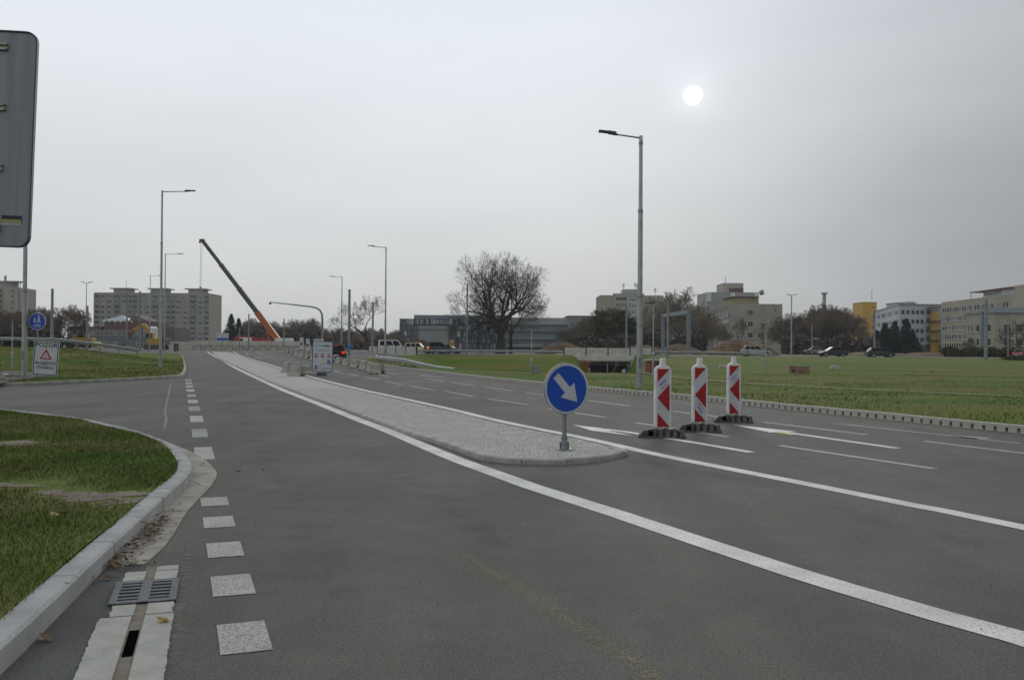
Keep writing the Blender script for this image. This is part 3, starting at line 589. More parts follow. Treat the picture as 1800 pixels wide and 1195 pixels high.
def beacon(loc, rz, label, txt, proto=None):
    t = thing('traffic_beacon', label, 'beacon', loc, rz, 'striped lane beacons on rubber feet')
    H0, W_ = 1.0, .25; z0 = .155
    out_ = [(-.155, z0+.03), (-.13, z0), (.13, z0), (.155, z0+.03), (.155, z0+.99), (.125, z0+1.045), (.05, z0+1.075), (.046, z0+1.085), (.046, z0+1.19), (-.046, z0+1.19), (-.046, z0+1.085), (-.05, z0+1.075), (-.125, z0+1.045), (-.155, z0+.99)]
    MB().prism(out_, FR, -.035, .035).build('board', WHITE, t, bevel=.012)
    MB().box((0, -.0365, z0+.515), (W_-.012, .004, H0-.005)).build('face_sheet', RWHITE, t)
    X = lambda u: (u-.5)*(W_-.016); Zf = lambda v: z0+1.012-v*(H0-.01)
    for tri in (((0, 0), (1, 0), (0, .227)), ((1, .262), (0, .494), (1, .744)), ((0, .756), (1, 1), (0, 1))):
        MB().prism([(X(u), Zf(v)) for u, v in tri], FR, -.0415, -.039).build('red_stripe', RED, t)
    MB().tube((0, 0, .05), (0, 0, z0+.05), .042, .042, 12).build('stem', WHITE, t)
    q = R(42) if txt == 1 else R(-52)
    zz = Zf(.27) if txt == 1 else Zf(.73)
    if txt:
        text('maker_name', 'INKLA', .055, BLUET, t, facing(-.012, -.043, zz+(.035 if txt == 1 else -.045), Matrix.Rotation(q, 4, 'Z')), True)
        bb = MB()
        for k in range(9):
            if k == 4: continue
            Mx = Matrix.Translation((.012, -.0425, zz-(.03 if txt == 1 else -.02))) @ Matrix.Rotation(-q, 4, 'Y'); p = Mx @ Vector(((k-4)*.017, 0, 0)); bb.box(p, (.011, .002, .024), 0, Matrix.Rotation(-q, 3, 'Y'))
        bb.build('print_line', REDT, t)
    # rubber foot: ramped block with slots and a lifting hole
    f = t_foot = MB()
    L, D = .40, .21
    f.prism([(-L, .0), (L, .0), (L, .03), (.27, .135), (-.22, .135), (-L, .035)], lambda u, v, d: (u, d, v), -D+.12, D)
    f.box((0, -D+.05, .012), (.78, .14, .024))
    f.prism([(-.39, .02), (-.23, .02), (-.23, .13), (-.30, .13)], FR, -D, -D+.125); f.prism([(-.15, .02), (-.09, .02), (-.09, .13), (-.15, .13)], FR, -D+.0, -D+.125)
    for x0 in (-.06, .06, .18, .30): f.prism([(-.01, .022), (.125, .022), (.125, .134), (.10, .134)], lambda u, v, d, x0=x0: (x0+d, -D+u, v), 0, .07)
    for x0 in (-.12, .05, .2): f.box((x0, .0, .142), (.10, .18, .014))
    ft = f.build('rubber_foot', RUB, t, bevel=.005)
    MB().box((-.19, -D+.115, .06), (.075, .02, .09)).build('hole_shade', BLACK, ft)  # black plate at the back of the gap, painted shade of the hole
    ft.rotation_euler = (0, 0, R(-30)); return t
beacon(G(1164, 768), R(20), 'nearest and largest striped beacon, left of the three on the right carriageway', 1)
beacon(G(1229, 758), R(20), 'middle striped beacon of the three on the right carriageway', 2)
beacon(G(1289, 741.5), R(20), 'farthest and smallest striped beacon, right of the three on the right carriageway', 1)

# ------------------------------------------------------------------ big sign seen from behind, top left
Yb = 6.2; p0 = A(67, 60, Yb); p1 = A(53, 430, Yb); hgt = 1.505
t = thing('road_sign', 'back of a large grey metal road sign at the top left edge', 'traffic sign', (p1.x-1.02, Yb, znear(p1.x-1.02, Yb)), R(3))
zb = p1.z-t.location.z+.015
tilt = Matrix.Rotation(R(1.7), 4, 'Y'); ctr = Vector((.0, 0, zb+hgt/2))
def tl(o): o.matrix_local = Matrix.Translation(ctr) @ tilt
tl(MB().prism(rrect(2.02, hgt, .075), FR, -.004, .004).build('panel', ALUB, t)); 
o = MB()
pl_ = rrect(2.03, hgt+.01, .08); pi_ = rrect(2.012, hgt-.008, .072)
n = len(pl_); o.add([(a, -.016, c) for a, c in pl_]+[(a, -.016, c) for a, c in pi_]+[(a, .012, c) for a, c in pl_], [(k, (k+1) % n, n+(k+1) % n, n+k) for k in range(n)]+[(k, 2*n+k, 2*n+(k+1) % n, (k+1) % n) for k in range(n)]); tl(o.build('folded_edge', DARK, t))
for k in range(4):
    z = hgt/2-.112-k*.423; b = MB(); b.box((-.09, -.018, z+.017), (1.8, .026, .012)); b.box((-.09, -.018, z-.017), (1.8, .026, .012)); b.box((-.09, -.008, z), (1.8, .006, .03)); tl(b.build('rail', mat('rail_alloy', (.30, .29, .24), (.38, .37, .31), 8., .45, metal=.6), t))
b = MB(); b.box((.885, -.0065, -.57), (.135, .003, .068)); st = b.build('sticker', mat('sticker_white', (.36, .36, .34)), t); tl(st)
b = MB(); b.box((.885, -.0095, -.549), (.135, .002, .026)); tl(b.build('sticker_band', mat('sticker_dark', (.035, .035, .045)), t))
b = MB(); b.box((.885, -.0095, -.572), (.135, .002, .018)); tl(b.build('sticker_stripe', mat('sticker_yellow', (.34, .31, .12)), t))
for x in (-.62, .02): MB().tube((x-.05, -.075, -.1), (x, -.075, zb+hgt-.1), .045, .045, 14).build('post', GALVD, t, True)

# ------------------------------------------------------------------ signs on the left verge
zl = zlawn
gp = Vector((A(79, 655, 36.5).x, 36.5, 0)); gp.z = zl(gp.x, gp.y)
t = thing('warning_sign', 'tilted white POZOR road works sign with red triangle on the left verge', 'traffic sign', gp, R(2)); t.rotation_euler = (0, R(3.5), R(2))
zq = A(79, 629, 36.5).z-gp.z; sh = 1.45; sw = 1.02
MB().prism(shifted(rrect(sw, sh, .08), 0, zq), FR, -.05, -.03).build('panel', RWHITE, t)
def ring(b, a, c, y0):
    n = len(a); b.add([(p[0], y0, p[1]) for p in a]+[(p[0], y0, p[1]) for p in c], [(k, (k+1) % n, n+(k+1) % n, n+k) for k in range(n)])
b = MB(); ring(b, shifted(rrect(sw-.05, sh-.05, .065), 0, zq), shifted(rrect(sw-.12, sh-.12, .045), 0, zq), -.0525); b.build('border', INK, t)
TRI = lambda s, z: [(-s*.5, z-s*.288), (s*.5, z-s*.288), (0, z+s*.577)]
MB().prism(TRI(.50, zq+.09), FR, -.0525, -.051).build('triangle', RED, t); MB().prism(TRI(.30, zq+.085), FR, -.0555, -.053).build('triangle_face', RWHITE, t)
MB().box((0, -.057, zq+.10), (.025, .002, .10)).box((0, -.057, zq+.03), (.025, .002, .025)).build('exclamation', INK, t)
text('headline', 'POZOR', .26, INK, t, facing(0, -.054, zq+.52), True)
text('caption', 'PROJÍŽDÍTE', .165, INK, t, facing(0, -.054, zq-.225), True); text('caption', 'STAVBOU', .165, INK, t, facing(0, -.054, zq-.40), True)
for x in (-.3, .3): MB().tube((x, 0, -.1), (x, 0, zq+.6), .028, .028, 10).build('post', GALVD, t)
def pictos(t, zc, r):                                 # two walkers above a bicycle
    b = MB()
    for x, s in ((.07, 1.), (-.10, .72)):
        b.prism(shifted(circ(.035*s*r/.35, 10), x*r/.35, zc+(.225*s if s == 1 else .135)*r/.35), FR, -.054, -.052)
        k = r/.35; zz = zc+(.10*s-.02)*k
        b.prism([((x-.04*s)*k, zz+.09*s*k), ((x+.04*s)*k, zz+.09*s*k), ((x+.035*s)*k, zz-.02*k), ((x+.075*s)*k, zz-.13*s*k), ((x+.03*s)*k, zz-.13*s*k), (x*k, zz-.05*k), ((x-.05*s)*k, zz-.13*s*k), ((x-.085*s)*k, zz-.12*s*k), ((x-.04*s)*k, zz-.01*k)], FR, -.054, -.052)
    k = r/.35
    for x in (-.09, .09): ring(b, circ(.058*k, 14, (x*k, zc-.19*k)), circ(.040*k, 14, (x*k, zc-.19*k)), -.0535)
    b.bar((-.09*k, -.053, zc-.19*k), (-.03*k, -.053, zc-.12*k), .002, .016*k); b.bar((-.03*k, -.053, zc-.12*k), (.06*k, -.053, zc-.12*k), .002, .016*k); b.bar((.06*k, -.053, zc-.12*k), (.09*k, -.053, zc-.19*k), .002, .016*k); b.bar((-.03*k, -.053, zc-.12*k), (.0, -.053, zc-.19*k), .002, .016*k); b.bar((0, -.053, zc-.19*k), (.06*k, -.053, zc-.12*k), .002, .016*k)
    return b
def round_sign(label, px, py, Y, r, zf, draw, name='traffic_sign', face=BLUE, rim=RWHITE, rz=0.):
    c = A(px, py, Y); g0 = zf(c.x, Y); t = thing(name, label, 'traffic sign', (c.x, Y, g0), rz); z = c.z-g0
    MB().prism(shifted(circ(r), 0, z), FR, -.045, -.03).build('sign_rim', rim, t); MB().prism(shifted(circ(r*.93), 0, z), FR, -.0495, -.046).build('sign_face', face, t)
    MB().tube((0, 0, -.1), (0, 0, z+r*.6), .035, .035, 10).build('pole', GALVD, t, True)
    o = draw(t, z, r)
    if o: o.build('symbol', RWHITE, t)
    return t
round_sign('round blue shared path sign with walkers and bicycle behind the POZOR sign', 66.5, 565, 38., .365, zl, pictos)
def turn(t, z, r):
    b = MB(); P = [(-.10, -.22), (-.10, -.02), (-.08, .07), (-.02, .11), (.04, .12)]
    for a, c in zip(P, P[1:]): b.bar((a[0]*r/.35, -.053, z+a[1]*r/.35), (c[0]*r/.35, -.053, z+c[1]*r/.35), .002, .075*r/.35)
    b.prism([(.03*r/.35, z+.21*r/.35), (.03*r/.35, z+.03*r/.35), (.17*r/.35, z+.12*r/.35)], FR, -.054, -.052); return b
round_sign('small round blue turn right sign by the dark hatchback', 615, 609, 98., .30, zroad, turn)
def noentry(t, z, r):
    MB().prism(shifted(circ(r*.56), 0, z), FR, -.054, -.051).build('red_disc', RED, t); return MB().box((0, -.056, z), (r*.75, .003, r*.2))
ye = round_sign('yellow backed no entry sign beside the dark off-roader', 794.5, 604, 127., .50, lambda x, y: zroad(x, y), noentry, face=YELF, rim=YELF)
for ch in ye.children:
    if ch.name.startswith(('sign_rim', 'sign_face')): ch.scale = (.62, 1, 1)

# site information board on the traffic island
gp = G(566, 660); t = thing('information_board', 'white building site information board with pictograms at the traffic island', 'sign board', gp, R(6)); t.rotation_euler = (0, R(1.2), R(6))
z0 = A(566, 654, gp.y).z-gp.z; bh = 1.58; bw = 1.03; zc = z0+bh/2
MB().prism(shifted(rrect(bw, bh, .07), 0, zc), FR, -.04, -.015).build('panel', RWHITE, t)
b = MB(); ring(b, shifted(rrect(bw, bh, .07), 0, zc), shifted(rrect(bw-.07, bh-.07, .04), 0, zc), -.0425); b.build('border', mat('board_border', (.03, .06, .16)), t)
PX = lambda u: (u-.5)*bw; PZ = lambda v: z0+bh*(1-v)
for u, v, ww, mt_ in ((.5, .245, .16, NAVY), (.66, .15, .36, NAVY), (.37, .15, .07, NAVY), (.5, .285, .78, GALVD), (.52, .315, .58, GALVD), (.68, .865, .44, GALVD), (.68, .895, .44, GALVD), (.65, .205, .22, GALVD)):
    hh = .05 if mt_ is NAVY and v < .2 else .014
    if (u, v) != (.5, .245): MB().box((PX(u), -.0435, PZ(v)), (ww*bw, .002, hh)).build('print_line', mt_, t)
b = MB(); ring(b, circ(.075, 20, (PX(.18), PZ(.15))), circ(.05, 20, (PX(.18), PZ(.15))), -.0435); b.build('logo', mat('logo_grey', (.25, .33, .45)), t)
for u, v, c_, bar_ in ((.19, .44, RED, RED), (.5, .44, RED, RED), (.81, .44, RED, RED), (.19, .63, mat('pale_pink', (.62, .42, .42)), None), (.5, .63, None, None), (.81, .645, NAVY, NAVY), (.19, .825, NAVY, RED)):
    if c_:
        pc = MB().prism(circ(.072, 20, (PX(u), PZ(v))), FR, -.0445, -.043).build('pictogram', c_, t)
        MB().prism(circ(.046, 16, (PX(u), PZ(v))), FR, -.047, -.0455).build('pictogram_face', RWHITE, pc) if c_ is not NAVY else MB().box((PX(u), -.0455, PZ(v)), (.03, .003, .07)).build('pictogram_face', RWHITE, pc)
        if c_ is RED and u < .3: MB().box((PX(u), -.0485, PZ(v)), (.07, .002, .025)).build('pictogram_bar', RED, pc)
        elif c_ is RED: MB().box((PX(u), -.0485, PZ(v)), (.03, .002, .06)).build('pictogram_figure', INK, pc)
    else:
        MB().prism([(PX(u)-.085, PZ(v)-.075), (PX(u)+.085, PZ(v)-.075), (PX(u), PZ(v)+.075)], FR, -.0445, -.043).build('pictogram', mat('pict_yellow', (.55, .62, .12)), t)
    if bar_: MB().box((PX(u), -.0435, PZ(v)-.115), (.21, .002, .05)).build('caption_bar', bar_, t)
for x in (-.12, .12): MB().box((x, .02, (z0+bh)/2), (.05, .05, z0+bh)).build('post', GALVD, t)
b = MB()
for k in range(3): b.box((-.17+.17*k, -.06, .075), (.15, .42, .15), top=.86)
b.build('rubber_foot', RUB, t)
gp2 = G(560, 652); t = thing('small_sign', 'back of a small pale plate behind the information board', 'traffic sign', gp2); zz = A(562, 601, gp2.y).z-gp2.z
MB().prism(shifted(rrect(.62, .35, .04), 0, zz), FR, -.01, .01).build('panel', RWHITE, t); MB().tube((0, .03, 0), (0, .03, zz), .03, .03, 8).build('post', GALVD, t)

# ------------------------------------------------------------------ street lamps and masts
def head(b, p, d, L=.62):                             # flat LED lantern
    d = Vector(d).normalized(); b.bar(p, p+d*L*.45+Vector((0, 0, .01)), .2, .095); b.bar(p+d*L*.42+Vector((0, 0, .012)), p+d*L, .24, .055); b.bar(p-d*.06-Vector((0, 0, .03)), p+d*.1-Vector((0, 0, .03)), .07, .06)
def lamp(label, base, h, arms, al=.85, r=.085, slope=.14, grp='tall street lamps', lh=.62):
    t = thing('street_lamp', label, 'street lamp', base, 0, grp)
    MB().tube((0, 0, -.1), (0, 0, h*.36), r*1.1, r*1.0, 16).tube((0, 0, h*.36), (0, 0, h*.70), r*.86, r*.80, 16).tube((0, 0, h*.70), (0, 0, h), r*.70, r*.62, 16).build('pole', GALV, t, True)
    [MB().tube((0, 0, h*a_), (0, 0, h*a_+.1), r*q_, r*q_, 16).build('collar', GALVD, t) for a_, q_ in ((.355, 1.14), (.695, .9), (.965, .74))]
    MB().box((0, -r*1.08, .9), (.09, .02, .4)).build('hatch', GALVD, t)
    for d in arms:
        d = Vector((*d, 0)).normalized(); u = Vector((0, 0, 1)); a = Vector((0, 0, h-.08)); e = a+d*al+u*(al*slope)
        MB().tube(a, e, .032, .026, 8).build('arm', GALVD, t); b = MB(); head(b, e+d*.02+u*.03, d+u*slope, lh); b.build('lantern', DARK, t)
    return t
def lampx(label, px, ytop, base, arms, **k):
    h = A(px, ytop, base.y).z-base.z; return lamp(label, base, h, arms, **k)
zm = zmead
lampx('tallest street lamp, standing in the meadow right of centre behind the drainage kerb', 1125.5, 239, G(1124, 682, 0, zm), [(-1, .0)], r=.103)
lampx('tall street lamp on the left grass bank with its arm over the road', 285, 335, G(282, 645, 0, zl), [(1, .1)], al=1.35, slope=.04)
b_ = Vector((A(289, 612, 113).x, 113, zroad(0, 113)+.1)); lampx('second street lamp on the left, just right of the tall one', 289, 446, b_, [(1, .1)], al=1.6, slope=.04)
b_ = Vector((A(263, 612, 150).x, 150, zroad(0, 150)+.1)); lampx('small third street lamp in front of the apartment block', 264, 484, b_, [(1, .1)], al=1.3, slope=.03)
b_ = Vector((A(677, 628, 82).x, 82, zroad(0, 82)+.05)); lampx('street lamp in front of the white van', 680, 434, b_, [(-1, 0)], al=1.05, slope=.10)
b_ = Vector((A(600, 625, 116).x, 116, zroad(0, 116))); lampx('street lamp behind the dark hatchback', 601, 486, b_, [(-1, 0)], al=1.0, slope=.04)
b_ = Vector((A(1391, 628, 144).x, 144, zroad(0, 144))); lampx('twin armed street lamp right of the beige stepped building', 1392, 518, b_, [(-1, 0), (1, 0)], al=.3, slope=.12, r=.14)
b_ = Vector((A(151, 606, 140).x, 140, zroad(0, 140)+.2)); lampx('twin armed street lamp left of the apartment block', 152, 497, b_, [(-1, 0), (1, 0)], al=.3, slope=.25)
b_ = Vector((A(42, 668, 37.8).x, 37.8, 0)); b_.z = zl(b_.x, b_.y); lamp('plain grey lamp post left of the POZOR sign, its top hidden by the big sign', b_, 10., [(-1, .2)], r=.10)
def small_lamp(label, px, ytop, base, d=(-1, 0)):
    h = A(px, ytop, base.y).z-base.z; t = thing('path_lamp', label, 'path lamp', base, 0, 'thin path lamps'); d = Vector((*d, 0))
    MB().tube((0, 0, -.1), (0, 0, h*.33), .055, .05, 10).tube((0, 0, h*.33), (0, 0, h), .034, .03, 10).build('pole', GALV, t, True)
    [MB().tube((0, 0, h*a_), (0, 0, h*a_+.05), q_, q_, 10).build('collar', WHITE, t) for a_, q_ in ((.32, .06), (.6, .045))]
    MB().bar(Vector((0, 0, h))-d*.05, Vector((0, 0, h+.02))+d*.42, .16, .05).build('lantern', DARK, t); return t
small_lamp('thin path lamp in the meadow beside the brick pillar', 1148, 533, G(1148, 663, 0, zm))
small_lamp('thin path lamp beside the grey cabinet left of the arrow sign', 934.5, 577, G(934, 656, 0, zm), (1, 0))
small_lamp('thin path lamp in front of the silver car', 1346, 570, G(1346, 648, 0, zm))
small_lamp('thin path lamp at the far left on the grass bank', 21, 563, G(21, 648, 0, zl))
def mast(label, px, ytop, Y, r=.16, zf=zroad, name='steel_mast', extra=0.):
    x = A(px, 610, Y).x; z = zf(x, Y); t = thing(name, label, 'mast', (x, Y, z), 0, 'bare steel masts'); h = A(px, ytop, Y).z-z
    MB().tube((0, 0, -.1), (0, 0, h*.45), r*1.15, r*1.1, 14).tube((0, 0, h*.45), (0, 0, h), r, r*.92, 14).build('pole', GALVD, t, True)
    MB().tube((0, 0, h*.44), (0, 0, h*.455), r*1.22, r*1.22, 14).build('collar', GALVD, t); MB().tube((0, 0, h-.12), (0, 0, h+.02), r, r, 14).build('cap', GALVD, t); return t
mast('bare mast rising behind the POZOR sign', 91, 508, 108); mast('bare mast beside the twin lamp left of the apartment block', 153, 538, 128)
mast('bare mast right of the street lamp behind the dark hatchback', 613.5, 509, 112); mast('bare mast right of the small leaning tree', 655, 531, 138, .15)
mast('bare mast behind the yellow digger arm', 222.5, 512, 150, .14); mast('bare mast just right of the yellow digger', 245, 512, 152, .17); mast('short mast at the white tank', 262, 560, 150, .1)
mast('tall mast left of the bare oak, in front of the university building', 820.5, 500, 146, .14); mast('bare mast at the dark pines above the underpass bridge', 1101, 540, 146, .17)
mast('thick mast between the gantry legs', 1174, 528, 118, .17); mast('thick mast before the long beige building on the right', 1733, 527, 108, .19)
mast('thin mast at the orange part of the crane', 437, 552, 175, .14); mast('thin mast behind the concrete wall', 499, 560, 178, .12); mast('thin mast right of the conifers', 421, 575, 178, .10); mast('thin white mast at the dark green conifers', 1537, 545, 138, .14)
mast('thin mast standing in the brown trees', 1427, 570, 150, .1); mast('thin mast at the right gantry end', 1772, 552, 128, .09)
# curved signal mast over the road
c0 = A(567, 612, 128); t = thing('signal_mast', 'grey signal mast with a long arm curving out to the left over the road', 'signal mast', (c0.x, 128, zroad(0, 128)))
def LP(px, py): q = A(px, py, 128); return Vector((q.x-c0.x, 0, q.z-zroad(0, 128)))
P = [LP(567, 618), LP(566.5, 560), LP(566, 552), LP(563, 546), LP(557, 541.5), LP(549, 539.5), LP(520, 536), LP(474, 531)]
b = MB(); rr = [.17, .15, .14, .13, .12, .115, .10, .06]
for k in range(7): b.tube(P[k], P[k+1], rr[k], rr[k+1], 10)
b.build('mast_and_arm', GALVD, t, True); MB().box(LP(475, 533)+Vector((0, 0, -.05)), (.3, .2, .25)).build('arm_end', DARK, t)

# ------------------------------------------------------------------ guardrails
WPROF = [(0, -.155), (.025, -.125), (.075, -.10), (.075, -.06), (.01, -.02), (.01, .02), (.075, .06), (.075, .10), (.025, .125), (0, .155)]
def guardrail(label, pts, post=2., hh=.6, face=-1, grp='steel guardrails'):
    t = thing('guardrail', label, 'guardrail', pts[0], 0, grp); o = Vector(pts[0]); P = [Vector(p)-o for p in pts]; b = MB(); m_ = len(WPROF); v = []; f = []
    for i, p in enumerate(P):
        d = (P[min(i+1, len(P)-1)]-P[max(i-1, 0)]); d.z = 0; d.normalize(); n = Vector((-d.y, d.x, 0))*face
        v += [p+n*a+Vector((0, 0, hh+c)) for a, c in WPROF]+[p+n*(a-.012)+Vector((0, 0, hh+c)) for a, c in WPROF]
    for i in range(len(P)-1):
        for q in range(2):
            for k in range(m_-1): a = i*2*m_+q*m_+k; f.append((a, a+1, a+1+2*m_, a+2*m_))
        for k in (0, m_-1): a = i*2*m_+k; f.append((a, a+m_, a+3*m_, a+2*m_))
    b.add(v, f); b.build('beam', GALV, t)
    me = MB().box((0, 0, hh/2-.15), (.06, .10, hh+.5)).mesh('post', GALVD); acc = 0.
    for p, q in zip(P, P[1:]):
        L = (q-p).length; d = (q-p).normalized(); pos = post-acc if acc else 0.3
        while pos < L:
            c = p+d*pos; n = Vector((-d.y, d.x, 0))*face; inst('post', me, t, c-n*.08, math.atan2(d.y, d.x)); pos += post
        acc = L-(pos-post)
    return t
def gpts(lst, zf, st=3.):
    s = spline(lst, st); return [(p.x, p.y, zf(p.x, p.y)) for p in s]
g1 = [G(x, y, 0, zmead)[:2] for x, y in ((800, 653), (770, 648), (735, 645.5))]
q = [Vector((-3.5, 55.)), Vector((-5.8, 59.5)), Vector((-8.3, 66)), Vector((-10.8, 74.5)), Vector((-12.6, 83)), Vector((-13.7, 92)), Vector((-13.9, 98))]
pts = [(p.x, p.y, zroad(p.x, p.y)-.12-.42*(1-sst(0, 12, (p-q[0]).length))) for p in spline(q, 1.2)]
guardrail('bright guardrail sinking to the ground at the meadow corner', pts, 2., .62, 1)
guardrail('guardrail along the top of the left grass bank', gpts([(-75, 68), (-55, 73.5), (-44, 77), (-38, 80.5), (-35.5, 85)], lambda x, y: zlawn(x, y)+.02), 2., .62, -1)
guardrail('guardrail before the crossing road left of the underpass bridge', gpts([(-12.2, 124), (-6, 126.6), (1, 127.9), (7.3, 128.1)], lambda x, y: zroad(x, y)+.1), 2., .5, -1)
guardrail('guardrail before the crossing road right of the underpass bridge', [(20.2, 128.1, .45), (26, 128.1, .45), (32, 128.1, .4), (36, 128.3, .2), (39, 128.6, -.25)], 2., .5, -1)

# ------------------------------------------------------------------ concrete barriers
def jersey_mesh(L, h=.58, wb=.42, wt=.17, mt=CONCD):
    b = MB(); pr = [(-wb/2, 0), (wb/2, 0), (wb/2, h*.16), (wt/2+.03, h*.48), (wt/2, h), (-wt/2, h), (-wt/2-.03, h*.48), (-wb/2, h*.16)]
    b.prism(pr, lambda u, v, d: (d, u, v), -L/2, L/2)
    return b
def jersey(L, loc, rz, label, grp, tiltx=0., h=.58, wb=.42, wt=.17):
    b = jersey_mesh(L, h, wb, wt)
    t = thing('concrete_barrier', label, 'barrier', loc, rz, grp); bo = b.build('barrier_body', CONCD, t, bevel=.02)
    v = MB()
    for s in (-1, 1): v.box((s*L*.27, 0, .028), (.16, wb+.012, .056))
    v.box((0, 0, h*.2), (L+.006, wb*.28, h*.22)); v.build('lifting_slot_shade', BLACK, t)  # solid black boxes paint the shade of slots not cut into the body
    t.rotation_euler = (tiltx, 0, rz); return t
RH = math.atan2(.937, -.348)
g_ = 'concrete barriers in the row right of the information board'; row = [G(x, y) for x, y in ((663, 657.5), (653, 654), (640, 650.5), (624, 647), (609, 643.5), (596, 640), (585, 637))]
for i, p in enumerate(row):
    jersey(1.0 if i == 0 else 2.2, p, RH+rnd.uniform(-.08, .08) + (.5 if i == 0 else 0), ['end concrete barrier nearest the meadow in the row right of the information board', 'second concrete barrier from the meadow end of the row', 'third concrete barrier from the meadow end of the row', 'fourth concrete barrier from the meadow end of the row', 'concrete barrier just right of the information board edge', 'concrete barrier under the dark hatchback', 'concrete barrier half hidden behind the information board'][i], g_)
far_row = [G(x, y) for x, y in ((553, 634), (541, 631), (531, 628.5), (522, 626), (514, 623.5), (506, 621), (500, 619))]
for i, p in enumerate(far_row): jersey(2.6, p, RH+rnd.uniform(-.1, .1), '%s small concrete barrier in the far row, counted leftwards from the information board' % ('first', 'second', 'third', 'fourth', 'fifth', 'sixth', 'seventh')[i], 'concrete barriers in the far row', h=.85, wb=.6, wt=.22)
jersey(1.3, G(521, 663.5), R(128), 'nearest concrete barrier standing on the traffic island', 'concrete barriers on the traffic island')
jersey(1.2, G(505, 657), R(118), 'concrete barrier set behind the nearest one on the traffic island', 'concrete barriers on the traffic island', h=.62)
jersey(1.5, G(545, 658)+Vector((0, .3, .0)), R(10), 'slanting concrete barrier left of the information board foot', 'concrete barriers on the traffic island', h=.42, wb=.5)
# long construction wall closing the road
Yw = 182.; zw = zroad(0, Yw)
wall_x = [(268, 590.5), (300, 597)]
t = thing('concrete_wall', 'long pale concrete panel wall closing off the road at its far end', 'wall', (0, Yw, zw))
xs_ = [A(px, 605, Yw).x for px in (262, 292, 318, 340, 368, 392, 413, 434, 455, 476, 497, 512, 527)]
for i, (a, c) in enumerate(zip(xs_, xs_[1:])):
    ztop = A(400, 601 if i < 3 else 599, Yw).z-zw; pn = MB().box(((a+c)/2, rnd.uniform(-.04, .04), ztop/2), (c-a-.06, .25, ztop)).build('wall_panel', mat('wall_concrete', (.42, .39, .33), (.54, .51, .43), .5, .9), t, bevel=.02)
xs_ = [A(px, 605, Yw-3).x for px in (336, 354, 372, 391, 410, 429, 449, 468, 488, 508, 528, 548, 566)]
for i, (a, c) in enumerate(zip(xs_, xs_[1:])):
    jersey(c-a-.12, ((a+c)/2, Yw-3, zroad(0, Yw-3)), rnd.uniform(-.02, .02), '%s from the left of the low barriers before the far concrete wall' % ('first', 'second', 'third', 'fourth', 'fifth', 'sixth', 'seventh', 'eighth', 'ninth', 'tenth', 'eleventh', 'twelfth')[i], 'low barriers before the concrete wall', h=.95, wb=.6, wt=.25)
for i, (px, py) in enumerate(((530, 618), (541, 620.5))):
    p = G(px, py); t = thing('far_beacon', ('left', 'right')[i]+' one of two small far red and white arrow beacons', 'beacon', p, 0, 'small far arrow beacons'); s_ = 1.25*p.y/115
    MB().prism(rrect(.42*s_, 1.25*s_, .1, c=(0, .85*s_)), FR, -.03, .03).build('board', RWHITE, t); MB().prism([(-.14*s_, 1.05*s_), (-.14*s_, .55*s_), (.16*s_, .8*s_)], FR, -.035, -.032).build('red_arrow', RED, t)
    MB().prism([(-.05*s_, 1.4*s_), (.15*s_, 1.22*s_), (.15*s_, 1.34*s_)], FR, -.035, -.032).build('red_stripe', RED, t); MB().box((0, 0, .1*s_), (.5*s_, .4*s_, .25*s_)).build('foot', RUB, t)
for i, px in enumerate((307.5, 312)):
    p = G(px, 617.5); t = thing('green_post', ('left', 'right')[i]+' one of the two green gate posts at the end of the grass bank', 'post', p, 0, 'green gate posts'); h_ = A(px, 604, p.y).z-p.z
    MB().box((0, 0, h_/2), (.28, .2, h_)).build('post', GREEN, t); MB().box((0, 0, h_+.03), (.34, .26, .06)).build('cap', GREEN, t)
# ------------------------------------------------------------------ underpass bridge and its surroundings
Yb = 127.6; zd = zroad(0, 130)
BCON = mat('bridge_concrete', (.44, .43, .39), (.56, .55, .50), .9, .85, .2, fine=(8., .10))
t = thing('underpass_bridge', 'pale concrete underpass bridge with a dark tunnel mouth in the meadow', 'bridge', (0, Yb, zd))
xl, xr = 7.2, 20.0
MB().box(((xl+xr)/2, 7.2, -.42), (xr-xl, 15.6, .84)).build('deck', BCON, t)
MB().box(((xl+xr)/2, -.75, -.30), (xr-xl-.2, .35, .78)).build('fascia', BCON, t, bevel=.03)
o = MB().prism([(xl-.9, .35), (xl+.1, .35), (xl+.1, -.65), (xl-.1, -.65)], FR, -.9, -.4).build('fascia_end', BCON, t)
for i in range(4):
    a = xl+.25+i*3.12; b_ = MB().box((a+1.5, -.70, .62), (2.98, .12, 1.06)).build('parapet_panel', BCON, t, bevel=.01)
    s = MB()
    for x0, z0_, x1, z1 in ((0, .15, 1.4, .95), (1.4, .95, 2.9, .15), (.4, .95, 1.5, .3), (1.5, .3, 2.6, .95)): s.bar((a+.05+x0, -.765, z0_+.1), (a+.05+x1, -.765, z1+.1), .012, .05)
    s.build('relief_lines', mat('concrete_light', (.36, .35, .32), (.42, .41, .38), 3.), b_)
for i in range(5): MB().box((xl+.22+i*3.12, -.72, .62), (.13, .2, 1.35)).build('parapet_post', DARK, t)
MB().box((xl+.22+3.12, -.74, 1.32), (6.3, .06, .05)).build('hand_rail', DARK, t)
for x in (9.9, 17.0): MB().box((x, 8.5, -2.1), (.5, 18., 2.6)).build('tunnel_wall', CONCD, t)
MB().box((13.4, 8., -3.25), (7.2, 20., .2)).build('tunnel_floor', SOIL, t); MB().box((13.4, 17.2, -1.7), (7.2, .3, 3.2)).build('tunnel_dark_end', BLACK, t)  # added end wall in black, painted darkness of the tunnel's inside
